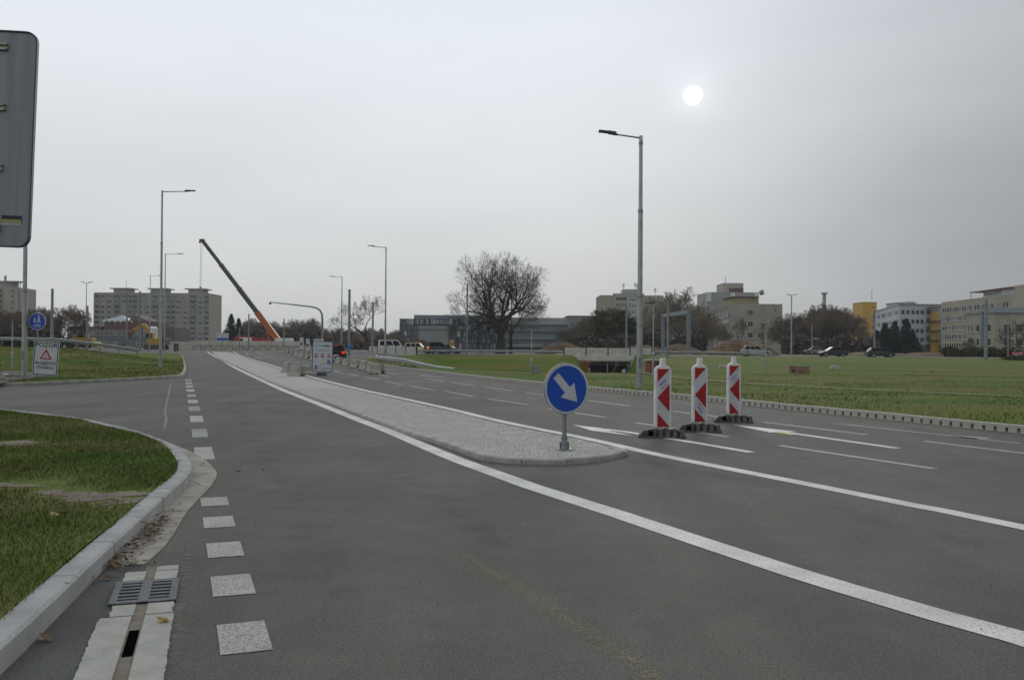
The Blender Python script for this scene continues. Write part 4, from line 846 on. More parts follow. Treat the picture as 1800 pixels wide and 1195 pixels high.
# wing walls
wv = MB().prism([(16.8, -3.3), (16.8, -.45), (20.6, -1.0), (25., -1.75), (25., -3.3)], lambda u, v, d: (u, d-.12*(u-16.8), v), -1.2, -.8); wv.build('wing_wall', CONCD, t)
MB().prism([(9.4, -3.3), (9.4, -.5), (8.3, -.5), (7.2, -1.0), (7.2, -3.3)], FR, -1.0, -.6).build('wing_wall', CONCD, t)
tw = thing('retaining_wall', 'short concrete retaining wall below the green posted parapet', 'wall', (-12.9, 121.4, 0))
for i in range(4): MB().prism([(0, -1.9), (1.55, -1.9), (1.55, .42-.42*(i+1)*.5), (0, .42-.42*i*.5)], lambda u, v, d, i=i: ((u+i*1.6)*.94, (u+i*1.6)*.34+d, v), 0, .35).build('wall_block', CONC if i % 2 else CONCD, tw)
t = thing('green_fence', 'dark green fence beside the tunnel mouth', 'fence', (18.0, 126.6, -1.2))
for i in range(6): MB().box((i*.75, -.3-i*.12, .9), (.06, .06, 1.8)).build('post', GREEN, t)
for z in (.1, .45, .8, 1.15, 1.5, 1.75): MB().bar((0, -.3, z), (3.75, -.9, z), .03, .05).build('rail', GREEN, t)
b = MB()
for i in range(38): b.box((i*.1, -.3-i*.016, .9), (.02, .02, 1.7))
b.build('pickets', GREEN, t)['kind'] = 'stuff'
t = thing('mesh_fence', 'temporary wire fence across the tunnel mouth', 'fence', (10.4, 124.5, zground(11, 124.5)))
for i in range(3): MB().tube((i*2.9, 0, 0), (i*2.9, 0, 2.1), .06, .06, 8).build('post', GALV, t)
MB().tube((0, 0, 2.0), (5.8, 0, 2.0), .025, .025, 6).build('rail', GALVD, t)
b = MB()
for i in range(15): b.box((i*.4, 0, 1.1), (.008, .008, 1.75))
b.build('wires', GALV, t)['kind'] = 'stuff'
MB().box((5.2, -.06, 1.0), (.5, .03, .6)).build('notice', RWHITE, t); MB().box((.3, -.06, 1.1), (.45, .03, .55)).build('notice', RWHITE, t)
ORG = mat('orange_paint', (.42, .10, .018), (.36, .085, .02), 4., .5); YEL = mat('machine_yellow', (.45, .27, .02), (.35, .20, .02), 3., .55); MRED = mat('machine_red', (.30, .02, .02), rough=.5)
t = thing('orange_lift', 'orange lifting machine left of the tunnel mouth', 'machine', (10.3, 123.5, zground(10.3, 123.5))); t.scale = (.8, .8, .8)
for x in (-.55, .55): MB().tube((x, -.25, .35), (x, .25, .35), .35, .35, 12).build('wheel', RUB, t)
MB().box((0, 0, .75), (1.5, .9, .5)).build('chassis', ORG, t, bevel=.03)
for k in range(4): MB().bar((-.65, -.3, 1.0+.45*k), (.65, -.3, 1.45+.45*k), .08, .09).bar((.65, -.3, 1.0+.45*k), (-.65, -.3, 1.45+.45*k), .08, .09).build('scissor_arm', ORG, t)
MB().box((0, 0, 2.85), (1.5, .9, .1)).box((-.7, 0, 3.1), (.05, .9, .5)).box((.7, 0, 3.1), (.05, .9, .5)).box((0, -.42, 3.3), (1.5, .05, .05)).build('platform', ORG, t)
bp_ = G(1150, 655.5, 0, zmead); BRICK = mat('brick_red', (.20, .065, .04), (.27, .095, .06), 9., .9, .3)
t = thing('brick_pillar', 'red brick pillar with a flat pale cap beside the underpass', 'pillar', bp_, R(12)); hb = A(1150, 634, bp_.y).z-bp_.z
brk = MB().box((0, 0, 0), (.165, .035, .07)).mesh('brick', BRICK); core = MB().box((0, 0, hb/2), (.70, .70, hb)).build('core', mat('mortar', (.2, .16, .13)), t)
for r_ in range(int(hb/.085)):
    for s in range(4):
        for k in range(4):
            u = -.27+k*.18+(.03 if r_ % 2 else -.03); a = s*math.pi/2; inst('brick', brk, t, (u*math.cos(a)+.352*math.sin(a), u*math.sin(a)-.352*math.cos(a), .05+r_*.085), a)
MB().box((0, 0, hb+.04), (.95, .95, .08)).build('cap', CONC, t)
cb = G(944, 656, 0, zmead); t = thing('utility_cabinet', 'small grey utility cabinet beside the thin path lamp', 'cabinet', cb, R(-6)); hc = A(944, 643.5, cb.y).z-cb.z
MB().box((0, 0, hc/2), (.42, .3, hc)).build('body', GALVD, t, bevel=.01); MB().box((0, -.155, hc/2+.03), (.36, .012, hc*.8)).build('door', GALVD, t); MB().box((0, 0, hc+.015), (.46, .34, .03)).build('lid', GALVD, t)
cr = G(1405, 656.5, 0, zmead); t = thing('stone_pile', 'low pile of reddish bricks on a pallet in the meadow', 'brick pile', cr, R(28))
bm1 = MB().box((0, 0, 0), (.30, .24, .12)).mesh('brick', mat('old_brick', (.17, .105, .075), (.27, .19, .15), 4., .9, .4)); bm2 = MB().box((0, 0, 0), (.30, .24, .12)).mesh('brick', mat('old_brick_red', (.2, .09, .06), (.24, .16, .12), 5., .9, .4))
MB().box((0, 0, .05), (1.0, .8, .1)).build('pallet', mat('old_wood', (.16, .12, .08), (.22, .17, .11), 6.), t)
for z in range(3):
    for i in range(3):
        for j in range(3):
            if rnd.random() < .92: inst('brick', bm1 if rnd.random() < .5 else bm2, t, (-.32+i*.32+rnd.uniform(-.02, .02), -.26+j*.26, .16+z*.125), rnd.uniform(-.06, .06))
for i, (px, py, w_, lb) in enumerate(((1467, 649, .55, 'pale concrete block lying in the meadow behind the brick pile'), (1275, 647, .9, 'low pale concrete slab lying in the meadow above the far beacon'))):
    p = G(px, py, 0, zmead); o = MB().prism([(-w_/2, 0), (w_/2, 0), (w_/2*.94, .2), (w_*.1, .235), (-w_/2*.9, .21)], FR, -.2, .2).build('concrete_block', CONC, bevel=.02); o.location = p; tag(o, lb, 'block')
# parapet with green posts over the left branch of the underpass
A0, A1 = Vector((-22.3, 139.5)), Vector((-13.0, 121.8)); t = thing('bridge_parapet', 'grey panel parapet with dark green posts in front of the white van', 'parapet', (A0.x, A0.y, zroad(0, 130)))
d = A1-A0; an = math.atan2(d.y, d.x); L = d.length; t.rotation_euler.z = an
for i in range(5):
    a = i*L/5; MB().box((a+L/10, 0, .62), (L/5-.16, .1, 1.1)).build('panel', CONC, t); MB().box((a, 0, .68), (.16, .2, 1.36)).build('post', GREEN, t)
MB().box((L, 0, .68), (.16, .2, 1.36)).build('post', GREEN, t); MB().box((L/2, 0, .02), (L+.4, .5, .16)).build('base_beam', CONC, t)
# overhead gantries
def portal(label, pL, pR, hL, hR, wd, beam):
    t = thing('sign_gantry', label, 'gantry', (pL[0], pL[1], zroad(*pL)))
    q = Vector((pR[0]-pL[0], pR[1]-pL[1], 0)); st = mat('gantry_blue_grey', (.14, .175, .21), (.17, .205, .24), 2., .5)
    MB().box((0, 0, hL/2), (wd, wd, hL)).build('leg', st, t, bevel=.02); MB().box((q.x, q.y, hR/2), (wd, wd, hR)).build('leg', st, t, bevel=.02)
    MB().bar((0, 0, hL-beam/2+.02), (q.x, q.y, hR-beam/2+.02), wd*.8, beam).build('beam', st, t)
    for k in (.2, .8): MB().bar(q*k+Vector((0, 0, hL)), q*(k+.02)+Vector((0, 0, hL+.3)), .1, .1).build('bracket', st, t)
    MB().box((0, 0, .1), (wd*1.6, wd*1.6, .2)).build('foot', CONC, t); MB().box((q.x, q.y, .1), (wd*1.6, wd*1.6, .2)).build('foot', CONC, t); return t
a, c = A(1165.5, 600, 152), A(1210.5, 600, 134); portal('grey portal gantry standing before the leafless trees right of the tall lamp', (a.x, a.y), (c.x, c.y), A(1165, 554, 152).z-.3, A(1210, 547, 134).z-.3, .54, .6)
a, c = A(1727, 600, 158), A(1900, 600, 120); portal('pale gantry beam at the right edge before the beige building', (a.x, a.y), (c.x, c.y), A(1727, 541, 158).z-.45, A(1900, 541, 120).z-.45, .55, .8)

# ------------------------------------------------------------------ cars
GLASS = mat('car_glass', (.010, .013, .015), rough=.3, spec=.06); TYRE = mat('tyre', (.012, .012, .012), rough=.8); RIM = mat('rim', (.28, .28, .29), rough=.35, metal=.8)
TAIL = emat('tail_lamp_lit', (.7, .012, .01), .7); AMB = emat('indicator_lit', (1., .33, .03), 1.3); TAILO = mat('tail_lamp', (.22, .01, .01), rough=.2); HEADL = mat('head_lamp', (.2, .2, .2), rough=.6, spec=.1); PLATE = mat('number_plate', (.6, .6, .55))
def paint(name, c): return mat(name, c, tuple(v*1.12 for v in c), 2., .5, spec=.25)
def car(label, loc, rz, L, W_, Ht, pt, kind='hatch', lit=None, name='car'):
    t = thing(name, label, 'van' if kind == 'van' else 'car', loc, rz, None); hw = W_/2; zs = Ht*(.60 if kind != 'van' else .53); f0, r0 = L/2, -L/2
    st = {'hatch': [(r0, .35, zs*.93), (r0+.12, .22, zs), (r0+L*.30, .2, zs*1.02), (f0-L*.30, .2, zs*.98), (f0-.35, .2, zs*.82), (f0-.05, .25, zs*.66), (f0, .32, zs*.55)],
          'van': [(r0, .35, zs), (r0+.08, .24, zs), (r0+L*.3, .22, zs), (f0-L*.22, .22, zs*.98), (f0-.35, .22, zs*.86), (f0-.06, .26, zs*.68), (f0, .34, zs*.55)]}['van' if kind == 'van' else 'hatch']
    b = MB(); n = len(st)
    for x, zb_, zt in st:
        k = .90 if x in (r0, f0) else (.97 if x in (st[1][0], st[-2][0]) else 1.)
        b.v += [(x, -hw*k*.9, zb_), (x, -hw*k, zb_+.18), (x, -hw*k, zt*.8), (x, -hw*k*.93, zt), (x, hw*k*.93, zt), (x, hw*k, zt*.8), (x, hw*k, zb_+.18), (x, hw*k*.9, zb_)]
    for i in range(n-1):
        for k in range(8): a = i*8+k; e = i*8+(k+1) % 8; b.f.append((a, e, e+8, a+8))
    b.f += [tuple(range(7, -1, -1)), tuple(range((n-1)*8, n*8))]; b.mi = [0]*len(b.f); b.build('body', pt, t, True, bevel=.03)
    xb0, xb1, xf1, xf0 = {'hatch': (r0+.08, r0+.62, f0-L*.48, f0-L*.25), 'sedan': (r0+L*.17, r0+L*.30, f0-L*.46, f0-L*.27), 'van': (r0+.03, r0+.22, f0-L*.33, f0-L*.17), 'suv': (r0+.06, r0+.38, f0-L*.44, f0-L*.30)}[kind]
    wb, wt = hw*.92, hw*(.74 if kind != 'van' else .82)
    def P(u, s, h): # u 0..1 rear to front, h 0..1
        xb = xb0+(xf0-xb0)*u; xt = xb1+(xf1-xb1)*u; return Vector((xb+(xt-xb)*h, s*(wb+(wt-wb)*h), zs*.98+(Ht-zs*.98)*h))
    b = MB(); b.add([P(0, -1, 0), P(1, -1, 0), P(1, 1, 0), P(0, 1, 0), P(0, -1, 1), P(1, -1, 1), P(1, 1, 1), P(0, 1, 1)], [(3, 2, 1, 0), (4, 5, 6, 7), (0, 1, 5, 4), (1, 2, 6, 5), (2, 3, 7, 6), (3, 0, 4, 7)]); b.build('cabin', pt, t, True, bevel=.05)
    for s in (-1, 1):
        for u0, u1 in ((.07, .34), (.37, .64), (.67, .95)) if kind != 'sedan' else ((.1, .48), (.52, .92)):
            q = [P(u0, s, .12), P(u1, s, .12), P(u1-.01, s, .86), P(u0+.01, s, .86)]; nn = Vector((0, s, .2)).normalized()*.012; MB().add([v+nn for v in q], [(0, 1, 2, 3)]).build('side_window', GLASS, t)
    for u, dx in ((0, -.012), (1, .012)):
        q = [P(u, -.88, .12), P(u, .88, .12), P(u, .86, .88), P(u, -.86, .88)]; MB().add([v+Vector((dx, 0, .004)) for v in q], [(0, 1, 2, 3)]).build('rear_window' if u == 0 else 'windscreen', GLASS, t)
    wr_ = .32 if kind not in ('suv', 'van') else .36
    for x in (r0+L*.19, f0-L*.19):
        for s in (-1, 1):
            wo = MB().tube((x, s*(hw-.2), wr_), (x, s*(hw+.005), wr_), wr_, wr_, 18).build('wheel', TYRE, t); MB().tube((x, s*(hw-.02), wr_), (x, s*(hw+.018), wr_), wr_*.62, wr_*.58, 14).build('rim', RIM, wo)
            MB().tube((x, s*(hw-.02), wr_+.03), (x, s*(hw+.003), wr_+.03), wr_*1.15, wr_*1.15, 18).build('wheel_arch', DARK, t)
    for s in (-1, 1):
        on = lit == 'tail' or (lit == 'amber' and s == -1)
        MB().box((r0+.015, s*hw*.72, zs*.86), (.09, hw*.32, .24 if kind != 'van' else .5)).build('tail_light', (AMB if lit == 'amber' and s == -1 else TAIL) if on else TAILO, t); MB().box((f0-.12, s*hw*.66, zs*.66), (.22, hw*.36, .13)).build('headlight', HEADL, t)
        MB().box((xf0-.1, s*(hw+.07), zs*1.05), (.1, .16, .12)).build('wing_mirror', pt, t)
    if lit == 'tail': MB().box((xb1-.06, 0, Ht-.06), (.05, .34, .05)).build('brake_light', TAIL, t)
    MB().box((r0+.02, 0, .38), (.12, W_*.92, .2)).build('bumper', DARK, t); MB().box((f0-.03, 0, .36), (.12, W_*.86, .18)).build('bumper', DARK, t); MB().box((r0-.045, 0, .55), (.012, .5, .11)).build('number_plate', PLATE, t); return t
Zc = zroad(0, 135)+.03
def cp(px, Y): return Vector((A(px, 615, Y).x, Y, zroad(0, Y)+.03))
car('black hatchback with a glowing brake light behind the information board', Vector((A(585, 620, 86).x, 88, zroad(0, 88))), R(99), 4.1, 1.85, 1.55, paint('paint_black', (.012, .013, .016)), 'hatch', 'tail')
car('white van behind the grey panel parapet', cp(690, 147), R(8), 4.9, 1.95, 2.05, paint('paint_white', (.55, .57, .60)), 'van', 'tail', 'van')
car('cream coloured car ahead of the white van', cp(735, 144), R(-3), 4.5, 1.85, 1.62, paint('paint_cream', (.50, .47, .33)), 'suv')
car('dark off-roader with an orange indicator glowing by the yellow sign', cp(771, 137), R(30), 4.2, 1.85, 1.82, paint('paint_graphite', (.055, .062, .066)), 'suv', 'amber')
car('low dark car ahead of the dark off-roader', cp(789, 140), R(-10), 4.3, 1.78, 1.42, paint('paint_violet_grey', (.06, .06, .075)), 'sedan')
car('silver car passing the brown earth mound', cp(1329, 136.5), R(-4), 4.5, 1.82, 1.62, paint('paint_silver', (.30, .30, .29)), 'hatch')
car('dark grey car heading left on the crossing road', cp(1463, 135), R(183), 4.25, 1.8, 1.5, paint('paint_dark_grey', (.04, .042, .046)), 'hatch')
car('dark green car on the crossing road before the conifers', cp(1547, 132), R(-2), 3.9, 1.75, 1.45, paint('paint_green', (.03, .055, .055)), 'hatch')
car('grey car with a red tail light at the right picture edge', cp(1806, 133), R(20), 4.2, 1.78, 1.45, paint('paint_grey', (.12, .12, .13)), 'hatch', 'tail')
car('grey parked car behind the dark grey car', cp(1431, 175), R(170), 4.2, 1.75, 1.42, paint('paint_light', (.16, .165, .17)), 'sedan')

# ------------------------------------------------------------------ building site machines
Yc = 190.; z9 = zroad(0, 200); cb_ = A(489, 602, Yc)
t = thing('mobile_crane', 'mobile crane with a long dark telescopic boom and an orange lower section', 'crane', (cb_.x+1., Yc, z9))
def CL(px, py): q = A(px, py, Yc); return Vector((q.x-cb_.x-1., 0, q.z-z9))
MB().box((-3., 0, 1.0), (11., 2.6, .8)).build('chassis', ORG, t, bevel=.05); MB().box((0.3, 0, 1.9), (3.4, 2.5, 1.1)).build('superstructure', WHITE, t, bevel=.05); MB().box((-8., 0, 1.7), (2., 2.5, 1.6)).build('cab', WHITE, t, bevel=.08); MB().box((-8.6, 0, 2.0), (.9, 2.52, .7)).build('cab_window', GLASS, t)
for x in (-7.5, -5.5, -1.8, -.2, 1.6):
    for s in (-1.1, 1.1): MB().tube((x, s-.2, .6), (x, s+.2, .6), .6, .6, 14).build('wheel', TYRE, t)
b0, b1, b2, b3, b4 = CL(490, 600), CL(453, 550), CL(421, 508), CL(389, 466), CL(356, 423)
MB().bar(b0, b1+(b1-b0)*.03, 1.15, 1.25).build('boom_base', ORG, t, bevel=.08)
BD = mat('boom_dark', (.045, .05, .052), (.065, .07, .072), 2., .5)
for (p, q, w_) in ((b1, b2, .98), (b2, b3, .84), (b3, b4, .70)):
    MB().bar(p-(q-p)*.05, q, w_*.9, w_).build('boom_section', BD, t); MB().bar(q-(q-p)*.02, q+(q-p)*.012, w_*1.12, w_*1.2).build('boom_collar', MRED if w_ < .9 else ORG, t)
MB().box(b4+Vector((-.1, 0, .05)), (1.0, .5, .55)).box(b4+Vector((-.55, 0, -.35)), (.3, .5, .35)).build('boom_head', mat('boom_head', (.12, .07, .04)), t)
MB().tube(b4+Vector((-.35, 0, -.2)), CL(351.5, 505), .035, .035, 6).tube(b4+Vector((-.05, 0, -.2)), CL(353.5, 505), .03, .03, 6).build('rope', mat('rope', (.35, .36, .36)), t); MB().box(CL(352.5, 507), (.4, .3, .7)).build('hook_block', GALVD, t)
c0, c1 = CL(475, 600), CL(466, 572); MB().tube(c0, c0+(c1-c0)*.45, .3, .3, 12).build('lift_cylinder', ORG, t); MB().tube(c0+(c1-c0)*.45, c1+(c1-c0)*.1, .17, .17, 12).build('lift_piston', GALV, t)
def excavator(label, base, rz, s=1.):
    t = thing('excavator', label, 'excavator', base, rz); t.scale = (s, s, s)
    for y in (-1.1, 1.1):
        MB().prism([(-1.9, .2), (-1.6, 0), (1.6, 0), (1.9, .2), (1.9, .6), (1.6, .85), (-1.6, .85), (-1.9, .6)], FR, y-.3, y+.3).build('track', RUB, t)
    MB().box((.3, 0, 1.5), (3.4, 2.4, 1.2)).build('upper_body', YEL, t, bevel=.08); cab_ = MB().box((-.9, -.6, 2.4), (1.3, 1.1, 1.5)).build('cab', YEL, t, bevel=.08); MB().box((-1.0, -1.16, 2.55), (.95, .03, .9)).box((-1.56, -.6, 2.55), (.03, .85, .9)).build('cab_window', GLASS, cab_)
    MB().box((1.7, 0, 1.5), (.9, 2.4, 1.3)).build('counterweight', DARK, t, bevel=.06)
    b0, b1, b2, b3 = Vector((-.6, .3, 1.9)), Vector((-2.6, .3, 4.7)), Vector((-4.6, .3, 3.6)), Vector((-6.2, .3, 1.1))
    MB().bar(b0, b1, .5, .75).bar(b1, b2, .48, .6).build('boom', YEL, t); MB().bar(b2+Vector((.3, 0, .3)), b3, .4, .5).build('stick', mat('stick_worn', (.17, .08, .025)), t); MB().tube((-1.2, .3, 1.9), (-2.7, .3, 3.9), .1, .1, 8).build('ram', GALV, t)
    MB().prism([(-6.6, .9), (-5.8, 1.2), (-5.3, .3), (-5.9, -.2), (-6.6, .1)], FR, -.2, .8).build('bucket', mat('bucket_rust', (.10, .06, .035)), t); return t
p = A(246, 600, 172); excavator('yellow excavator with bent arm before the apartment block', (p.x+3.2, 172, zroad(0, 172)), 0., 1.02)
p = A(712, 600, 185); e2 = excavator('distant excavator with raised yellow arm left of the university building', (p.x+4., 185, zroad(0, 185)-.2), R(15), .5)
t = thing('wheel_loader', 'low yellow loader on the far left behind the guardrail', 'loader', (A(143, 600, 150).x, 150, zroad(0, 150)+.3))
MB().box((0, 0, 1.3), (4.2, 2., .9)).build('body', YEL, t, bevel=.1); MB().box((.3, 0, 2.1), (1.5, 1.6, 1.)).build('cab', YEL, t, bevel=.08); MB().box((.3, -.82, 2.15), (1.2, .03, .6)).build('cab_window', GLASS, t)
for x in (-1.4, 1.4): MB().tube((x, -1.2, .7), (x, -.7, .7), .7, .7, 14).build('wheel', TYRE, t)
MB().prism([(2.2, .3), (3.3, .2), (3.2, .5), (2.6, 1.2)], FR, -1.2, 1.2).build('bucket', YEL, t)
t = thing('red_machine', 'red drilling machine lying low behind the concrete wall', 'machine', (A(442, 600, 196).x, 196, z9))
MB().bar((-3.2, 0, 2.7), (3.4, 0, 2.0), .8, .8).build('mast', MRED, t); MB().box((-2.6, 0, 1.5), (1.8, 2., 2.2)).build('cab', MRED, t, bevel=.06); MB().box((0, 0, .8), (6., 2.2, .7)).build('chassis', DARK, t)
for x in (-2, 0, 2): MB().tube((x, -1.2, .5), (x, 1.2, .5), .5, .5, 12).build('wheel', TYRE, t)
t = thing('white_tank', 'white upright silo tank beside the excavator', 'tank', (A(269, 600, 196).x, 196, z9)); hh = A(269, 573.5, 196).z-z9-.4
MB().tube((0, 0, .6), (0, 0, hh), 1.05, 1.05, 20).tube((0, 0, hh), (0, 0, hh+.35), 1.05, .5, 20).build('shell', WHITE, t, True)
for a_ in range(4): MB().box((.8*math.cos(a_*1.57), .8*math.sin(a_*1.57), .35), (.12, .12, .7)).build('leg', GALVD, t)
for i, (px, py, w_, lb) in enumerate(((391, 592, 1.1, 'small blue and white board above the concrete wall'),)):
    p = A(px, py, 170); g0 = zroad(p.x, 170); t = thing('site_sign', lb, 'sign', (p.x, 170, g0)); MB().box((0, 0, p.z-g0), (2.3, .08, 1.5)).build('panel', RWHITE, t); MB().box((0, -.06, p.z-g0-.45), (2.1, .03, .45)).build('blue_band', BLUE, t); MB().tube((0, 0, 0), (0, 0, p.z-g0), .08, .08, 8).build('post', GALVD, t)
# earth mounds
def mound(label, px0, px1, ytop, Y, peaks, seed):
    a, c = A(px0, 610, Y), A(px1, 610, Y); W_ = c.x-a.x; H_ = A((px0+px1)/2, ytop, Y).z-zroad(0, Y); rg = random.Random(seed); n, m_ = 46, 20; b = MB()
    jit = [[rg.uniform(-1, 1) for _ in range(n+1)] for _ in range(m_+1)]
    for j in range(m_+1):
        for i in range(n+1):
            u, v = i/n, j/m_*2-1; s = max(max(0, 1-((u-pc)/pw)**2)*ph for pc, pw, ph in peaks); s = s*max(0, 1-v*v)**.8
            b.v.append((a.x+u*W_+jit[j][i]*.2, Y+v*W_*.28+jit[j][i]*.2, zroad(0, Y)-.2+s*H_*(1+.10*jit[j][i]+.12*math.sin(u*23+v*5+seed)*math.sin(v*9+u*11))))
    b.f = [(j*(n+1)+i, j*(n+1)+i+1, (j+1)*(n+1)+i+1, (j+1)*(n+1)+i) for j in range(m_) for i in range(n)]; b.mi = [0]*len(b.f); return tag(b.build('earth_mound', EARTH, None, True), label, 'mound', 'heaps of brown earth')
mound('large heap of brown earth behind the silver car', 1225, 1372, 597, 150, ((.5, .42, .95), (.35, .3, .8), (.72, .25, .75)), 1)
mound('heap of reddish earth left of the underpass bridge', 938, 1062, 601, 160, ((.4, .4, 1.), (.72, .28, .6)), 2)
mound('dark heap of earth behind the cream car', 712, 768, 595, 180, ((.45, .45, 1.), (.2, .2, .7)), 3)
mound('long low heap of earth behind the gantry', 1085, 1240, 604, 172, ((.3, .3, .9), (.7, .3, 1.)), 4)
mound('low strip of rubble behind the dark cars', 1480, 1660, 617, 165, ((.2, .2, .9), (.5, .25, .7), (.8, .2, 1.)), 5)
# ------------------------------------------------------------------ buildings
FRAME = mat('window_frame', (.5, .5, .48)); WG = mat('window_glass', (.018, .022, .025), (.05, .055, .06), .4, .12); WG2 = mat('window_curtain', (.22, .22, .21), (.12, .12, .12), .5, .3); SILL = mat('window_sill', (.6, .6, .58)); FRD = mat('frame_dark', (.05, .055, .06))
WC = {}
def win_mesh(w_, h, mul=1, sill=True, gl=WG, fr=FRAME):
    k = (round(w_, 2), round(h, 2), mul, sill, gl.name, fr.name)
    if k not in WC:
        b = MB(); b.cur = 1; b.add([(-w_/2, -.02, 0), (w_/2, -.02, 0), (w_/2, -.02, h), (-w_/2, -.02, h)], [(0, 1, 2, 3)]); b.cur = 0; t_ = .09
        b.box((0, -.03, t_/2), (w_, .1, t_)); b.box((0, -.03, h-t_/2), (w_, .1, t_))
        for i in range(mul+2): b.box((-w_/2+t_/2+(w_-t_)*i/(mul+1), -.03, h/2), (t_, .096, h-2*t_))
        if sill: b.cur = 2; b.box((0, -.09, -.06), (w_+.1, .24, .1))
        WC[k] = b.mesh('window', [fr, gl, SILL])
    return WC[k]
def win(t, x, z, w_, h, y=0., rz=0., **k): return inst('window', win_mesh(w_, h, **k), t, (x, y, z), rz)
def pt(px, Y): q = A(px, 605, Y); return q.x
def zt(py, Y, px=900): return A(px, py, Y).z
PAN = mat('panel_beige', (.27, .255, .21), (.33, .31, .26), .12, .9, .1, fine=(1.2, .07)); PAN2 = mat('panel_grey', (.27, .275, .26), (.33, .335, .315), .2, .9); LOG = mat('loggia_grey', (.20, .22, .23), (.26, .275, .285), .3, .85); PIER = mat('pier_grey', (.25, .25, .235), (.29, .29, .27), .3, .9)
BEI = mat('wall_beige', (.30, .285, .24), (.36, .34, .285), .15, .9, fine=(1.5, .06)); JOINT = mat('panel_joint', (.17, .165, .14), rough=.95)

# apartment block with three rooftop lift houses
Y = 480.; g0 = .6; x0, x1 = pt(164, Y), pt(365, Y); W_ = x1-x0; H_ = zt(516, Y, 270)-g0
t = thing('apartment_block', 'long beige prefabricated apartment block with three flat rooftop houses', 'apartment building', (x0, Y, g0))
MB().box((W_/2, 11.5, H_/2), (W_, 22, H_)).build('wall', PAN, t); MB().box((W_/2, 11.5, H_+.2), (W_+.3, 22.3, .4)).build('roof_edge', PIER, t)
FH = 2.83; sec = W_/3
for s in range(3):
    o = s*sec
    for r_ in range(10):
        z = H_-.7-(r_+1)*FH+.7
        if z < 1: continue
        for u in (.22, .40, .80): win(t, o+u*sec, z+.5, 2.2, 1.5, .45, mul=1, sill=False, gl=WG if rnd.random() < .6 else WG2)
        for u, lw in ((.07, 2.6), (.60, 2.8), (.96, 2.4)):
            lo = MB().box((o+u*sec, .35, z+.02), (lw, 1.0, 1.05)).build('balcony', LOG, t); MB().box((o+u*sec, .44, z+1.3), (lw-.1, .08, 1.3)).build('balcony_glazing', WG if rnd.random() < .7 else WG2, lo)
    for u in (.0, .14, .31, .50, .70, .89): MB().box((o+u*sec+.1, .38, H_/2), (.5, .4, H_-.3)).build('pier', PIER, t)
    c = (.5+[-.04, .0, .03][s]*0); px0, px1 = ((190, 228), (256, 293), (322, 360))[s]; a, b_ = pt(px0, Y)-x0, pt(px1, Y)-x0
    lh_ = MB().box(((a+b_)/2, 6, H_+1.3), (b_-a-3.5, 8, 2.6)).build('lift_house', PAN2, t); MB().box(((a+b_)/2, 6, H_+2.75), (b_-a, 10, .5)).build('lift_house_roof', PIER, lh_)
for r_ in range(9):
    for yy in (7., 11., 15.): win(t, W_+.02, H_-.2-(r_+1)*FH+.5, 1.5, 1.2, yy, R(90), mul=0, sill=False, gl=WG2)
MB().tube((W_*.24, 6, H_+3), (W_*.24, 6, H_+8), .12, .06, 6).build('antenna', DARK, t)
# apartment block at the left edge
Y = 430.; x1 = pt(45, Y); H_ = zt(505, Y, 30)-g0
t = thing('apartment_tower', 'beige apartment tower cut off by the left picture edge', 'apartment building', (x1-40, Y, g0))
MB().box((18, 5, H_/2), (36, 9.6, H_)).build('wall', PAN, t); MB().box((38, 5, H_/2-.3), (4, 8, H_-.6)).build('end_wall', BEI, t); MB().box((25, 5, H_+1.4), (14, 6, 2.4)).build('roof_house', PAN2, t); MB().box((26, 5, H_+2.9), (19, 8, .5)).build('roof_slab', PIER, t)
for x in (30, 36): MB().box((x, 2, H_+1.4), (.3, .3, 2.8)).build('roof_column', PIER, t)
MB().box((26.5, 6, H_+4.5), (.8, .8, 3)).build('antenna', GALVD, t)
for r_ in range(9):
    z = H_-(r_+1)*FH
    for x in (19.5, 33.5): win(t, x, z+.6, 1.6, 1.4, 0, mul=1, sill=False)
    lo = MB().box((25.5, -.4, z+.1), (6, 1.1, 1.0)).build('balcony', mat('balcony_tan', (.33, .25, .15)), t); MB().box((25.5, -.03, z+1.4), (5.6, .1, 1.4)).build('balcony_glazing', WG, lo)
# low grey office with a glass pyramid
Y = 262.; x0, x1 = pt(118, Y), pt(262, Y); W_ = x1-x0; H_ = zt(579, Y, 150)-g0
GREYW = mat('wall_slate', (.105, .115, .13), (.135, .145, .16), .3, .9); RBR = mat('wall_red_brick', (.10, .055, .048), (.135, .075, .062), .6, .9)
t = thing('office_block', 'low slate grey office with a glass roof pyramid before the apartment block', 'office building', (x0, Y, g0))
MB().box((W_/2, 8, H_/2), (W_, 16, H_)).build('wall', GREYW, t); MB().box((W_*.20, 8.2, H_+.45), (W_*.4, 15, .9)).build('brick_attic', RBR, t); MB().box((W_*.72, 8, H_+1.3), (W_*.55, 15, 2.6)).build('upper_wall', RBR, t)
for r_, z in enumerate((H_-4.9, H_-1.75)):
    for i in range(18): win(t, 1.+i*W_/18.3, z, .85, 1.35, mul=0, sill=False, gl=WG if i % 5 else WG2)
for i in range(6): MB().box((W_*.44+i*W_*.068, .4, H_+2.35), (.55, .1, .4)).build('attic_light', WHITE, t)
px_, py_ = pt(200, Y)-x0, zt(553, Y, 200)-g0; zb_ = H_+2.55; PG = mat('pyramid_glass', (.24, .28, .31), (.32, .36, .39), 1.5, .15); P4 = [(px_-4.2, .6, zb_), (px_+4.2, .6, zb_), (px_+4.2, 9., zb_), (px_-4.2, 9., zb_)]; ap = Vector((px_, 4.8, py_))
py = MB().add(P4+[ap], [(0, 1, 4), (1, 2, 4), (2, 3, 4), (3, 0, 4)]).build('glass_pyramid', PG, t); b = MB()
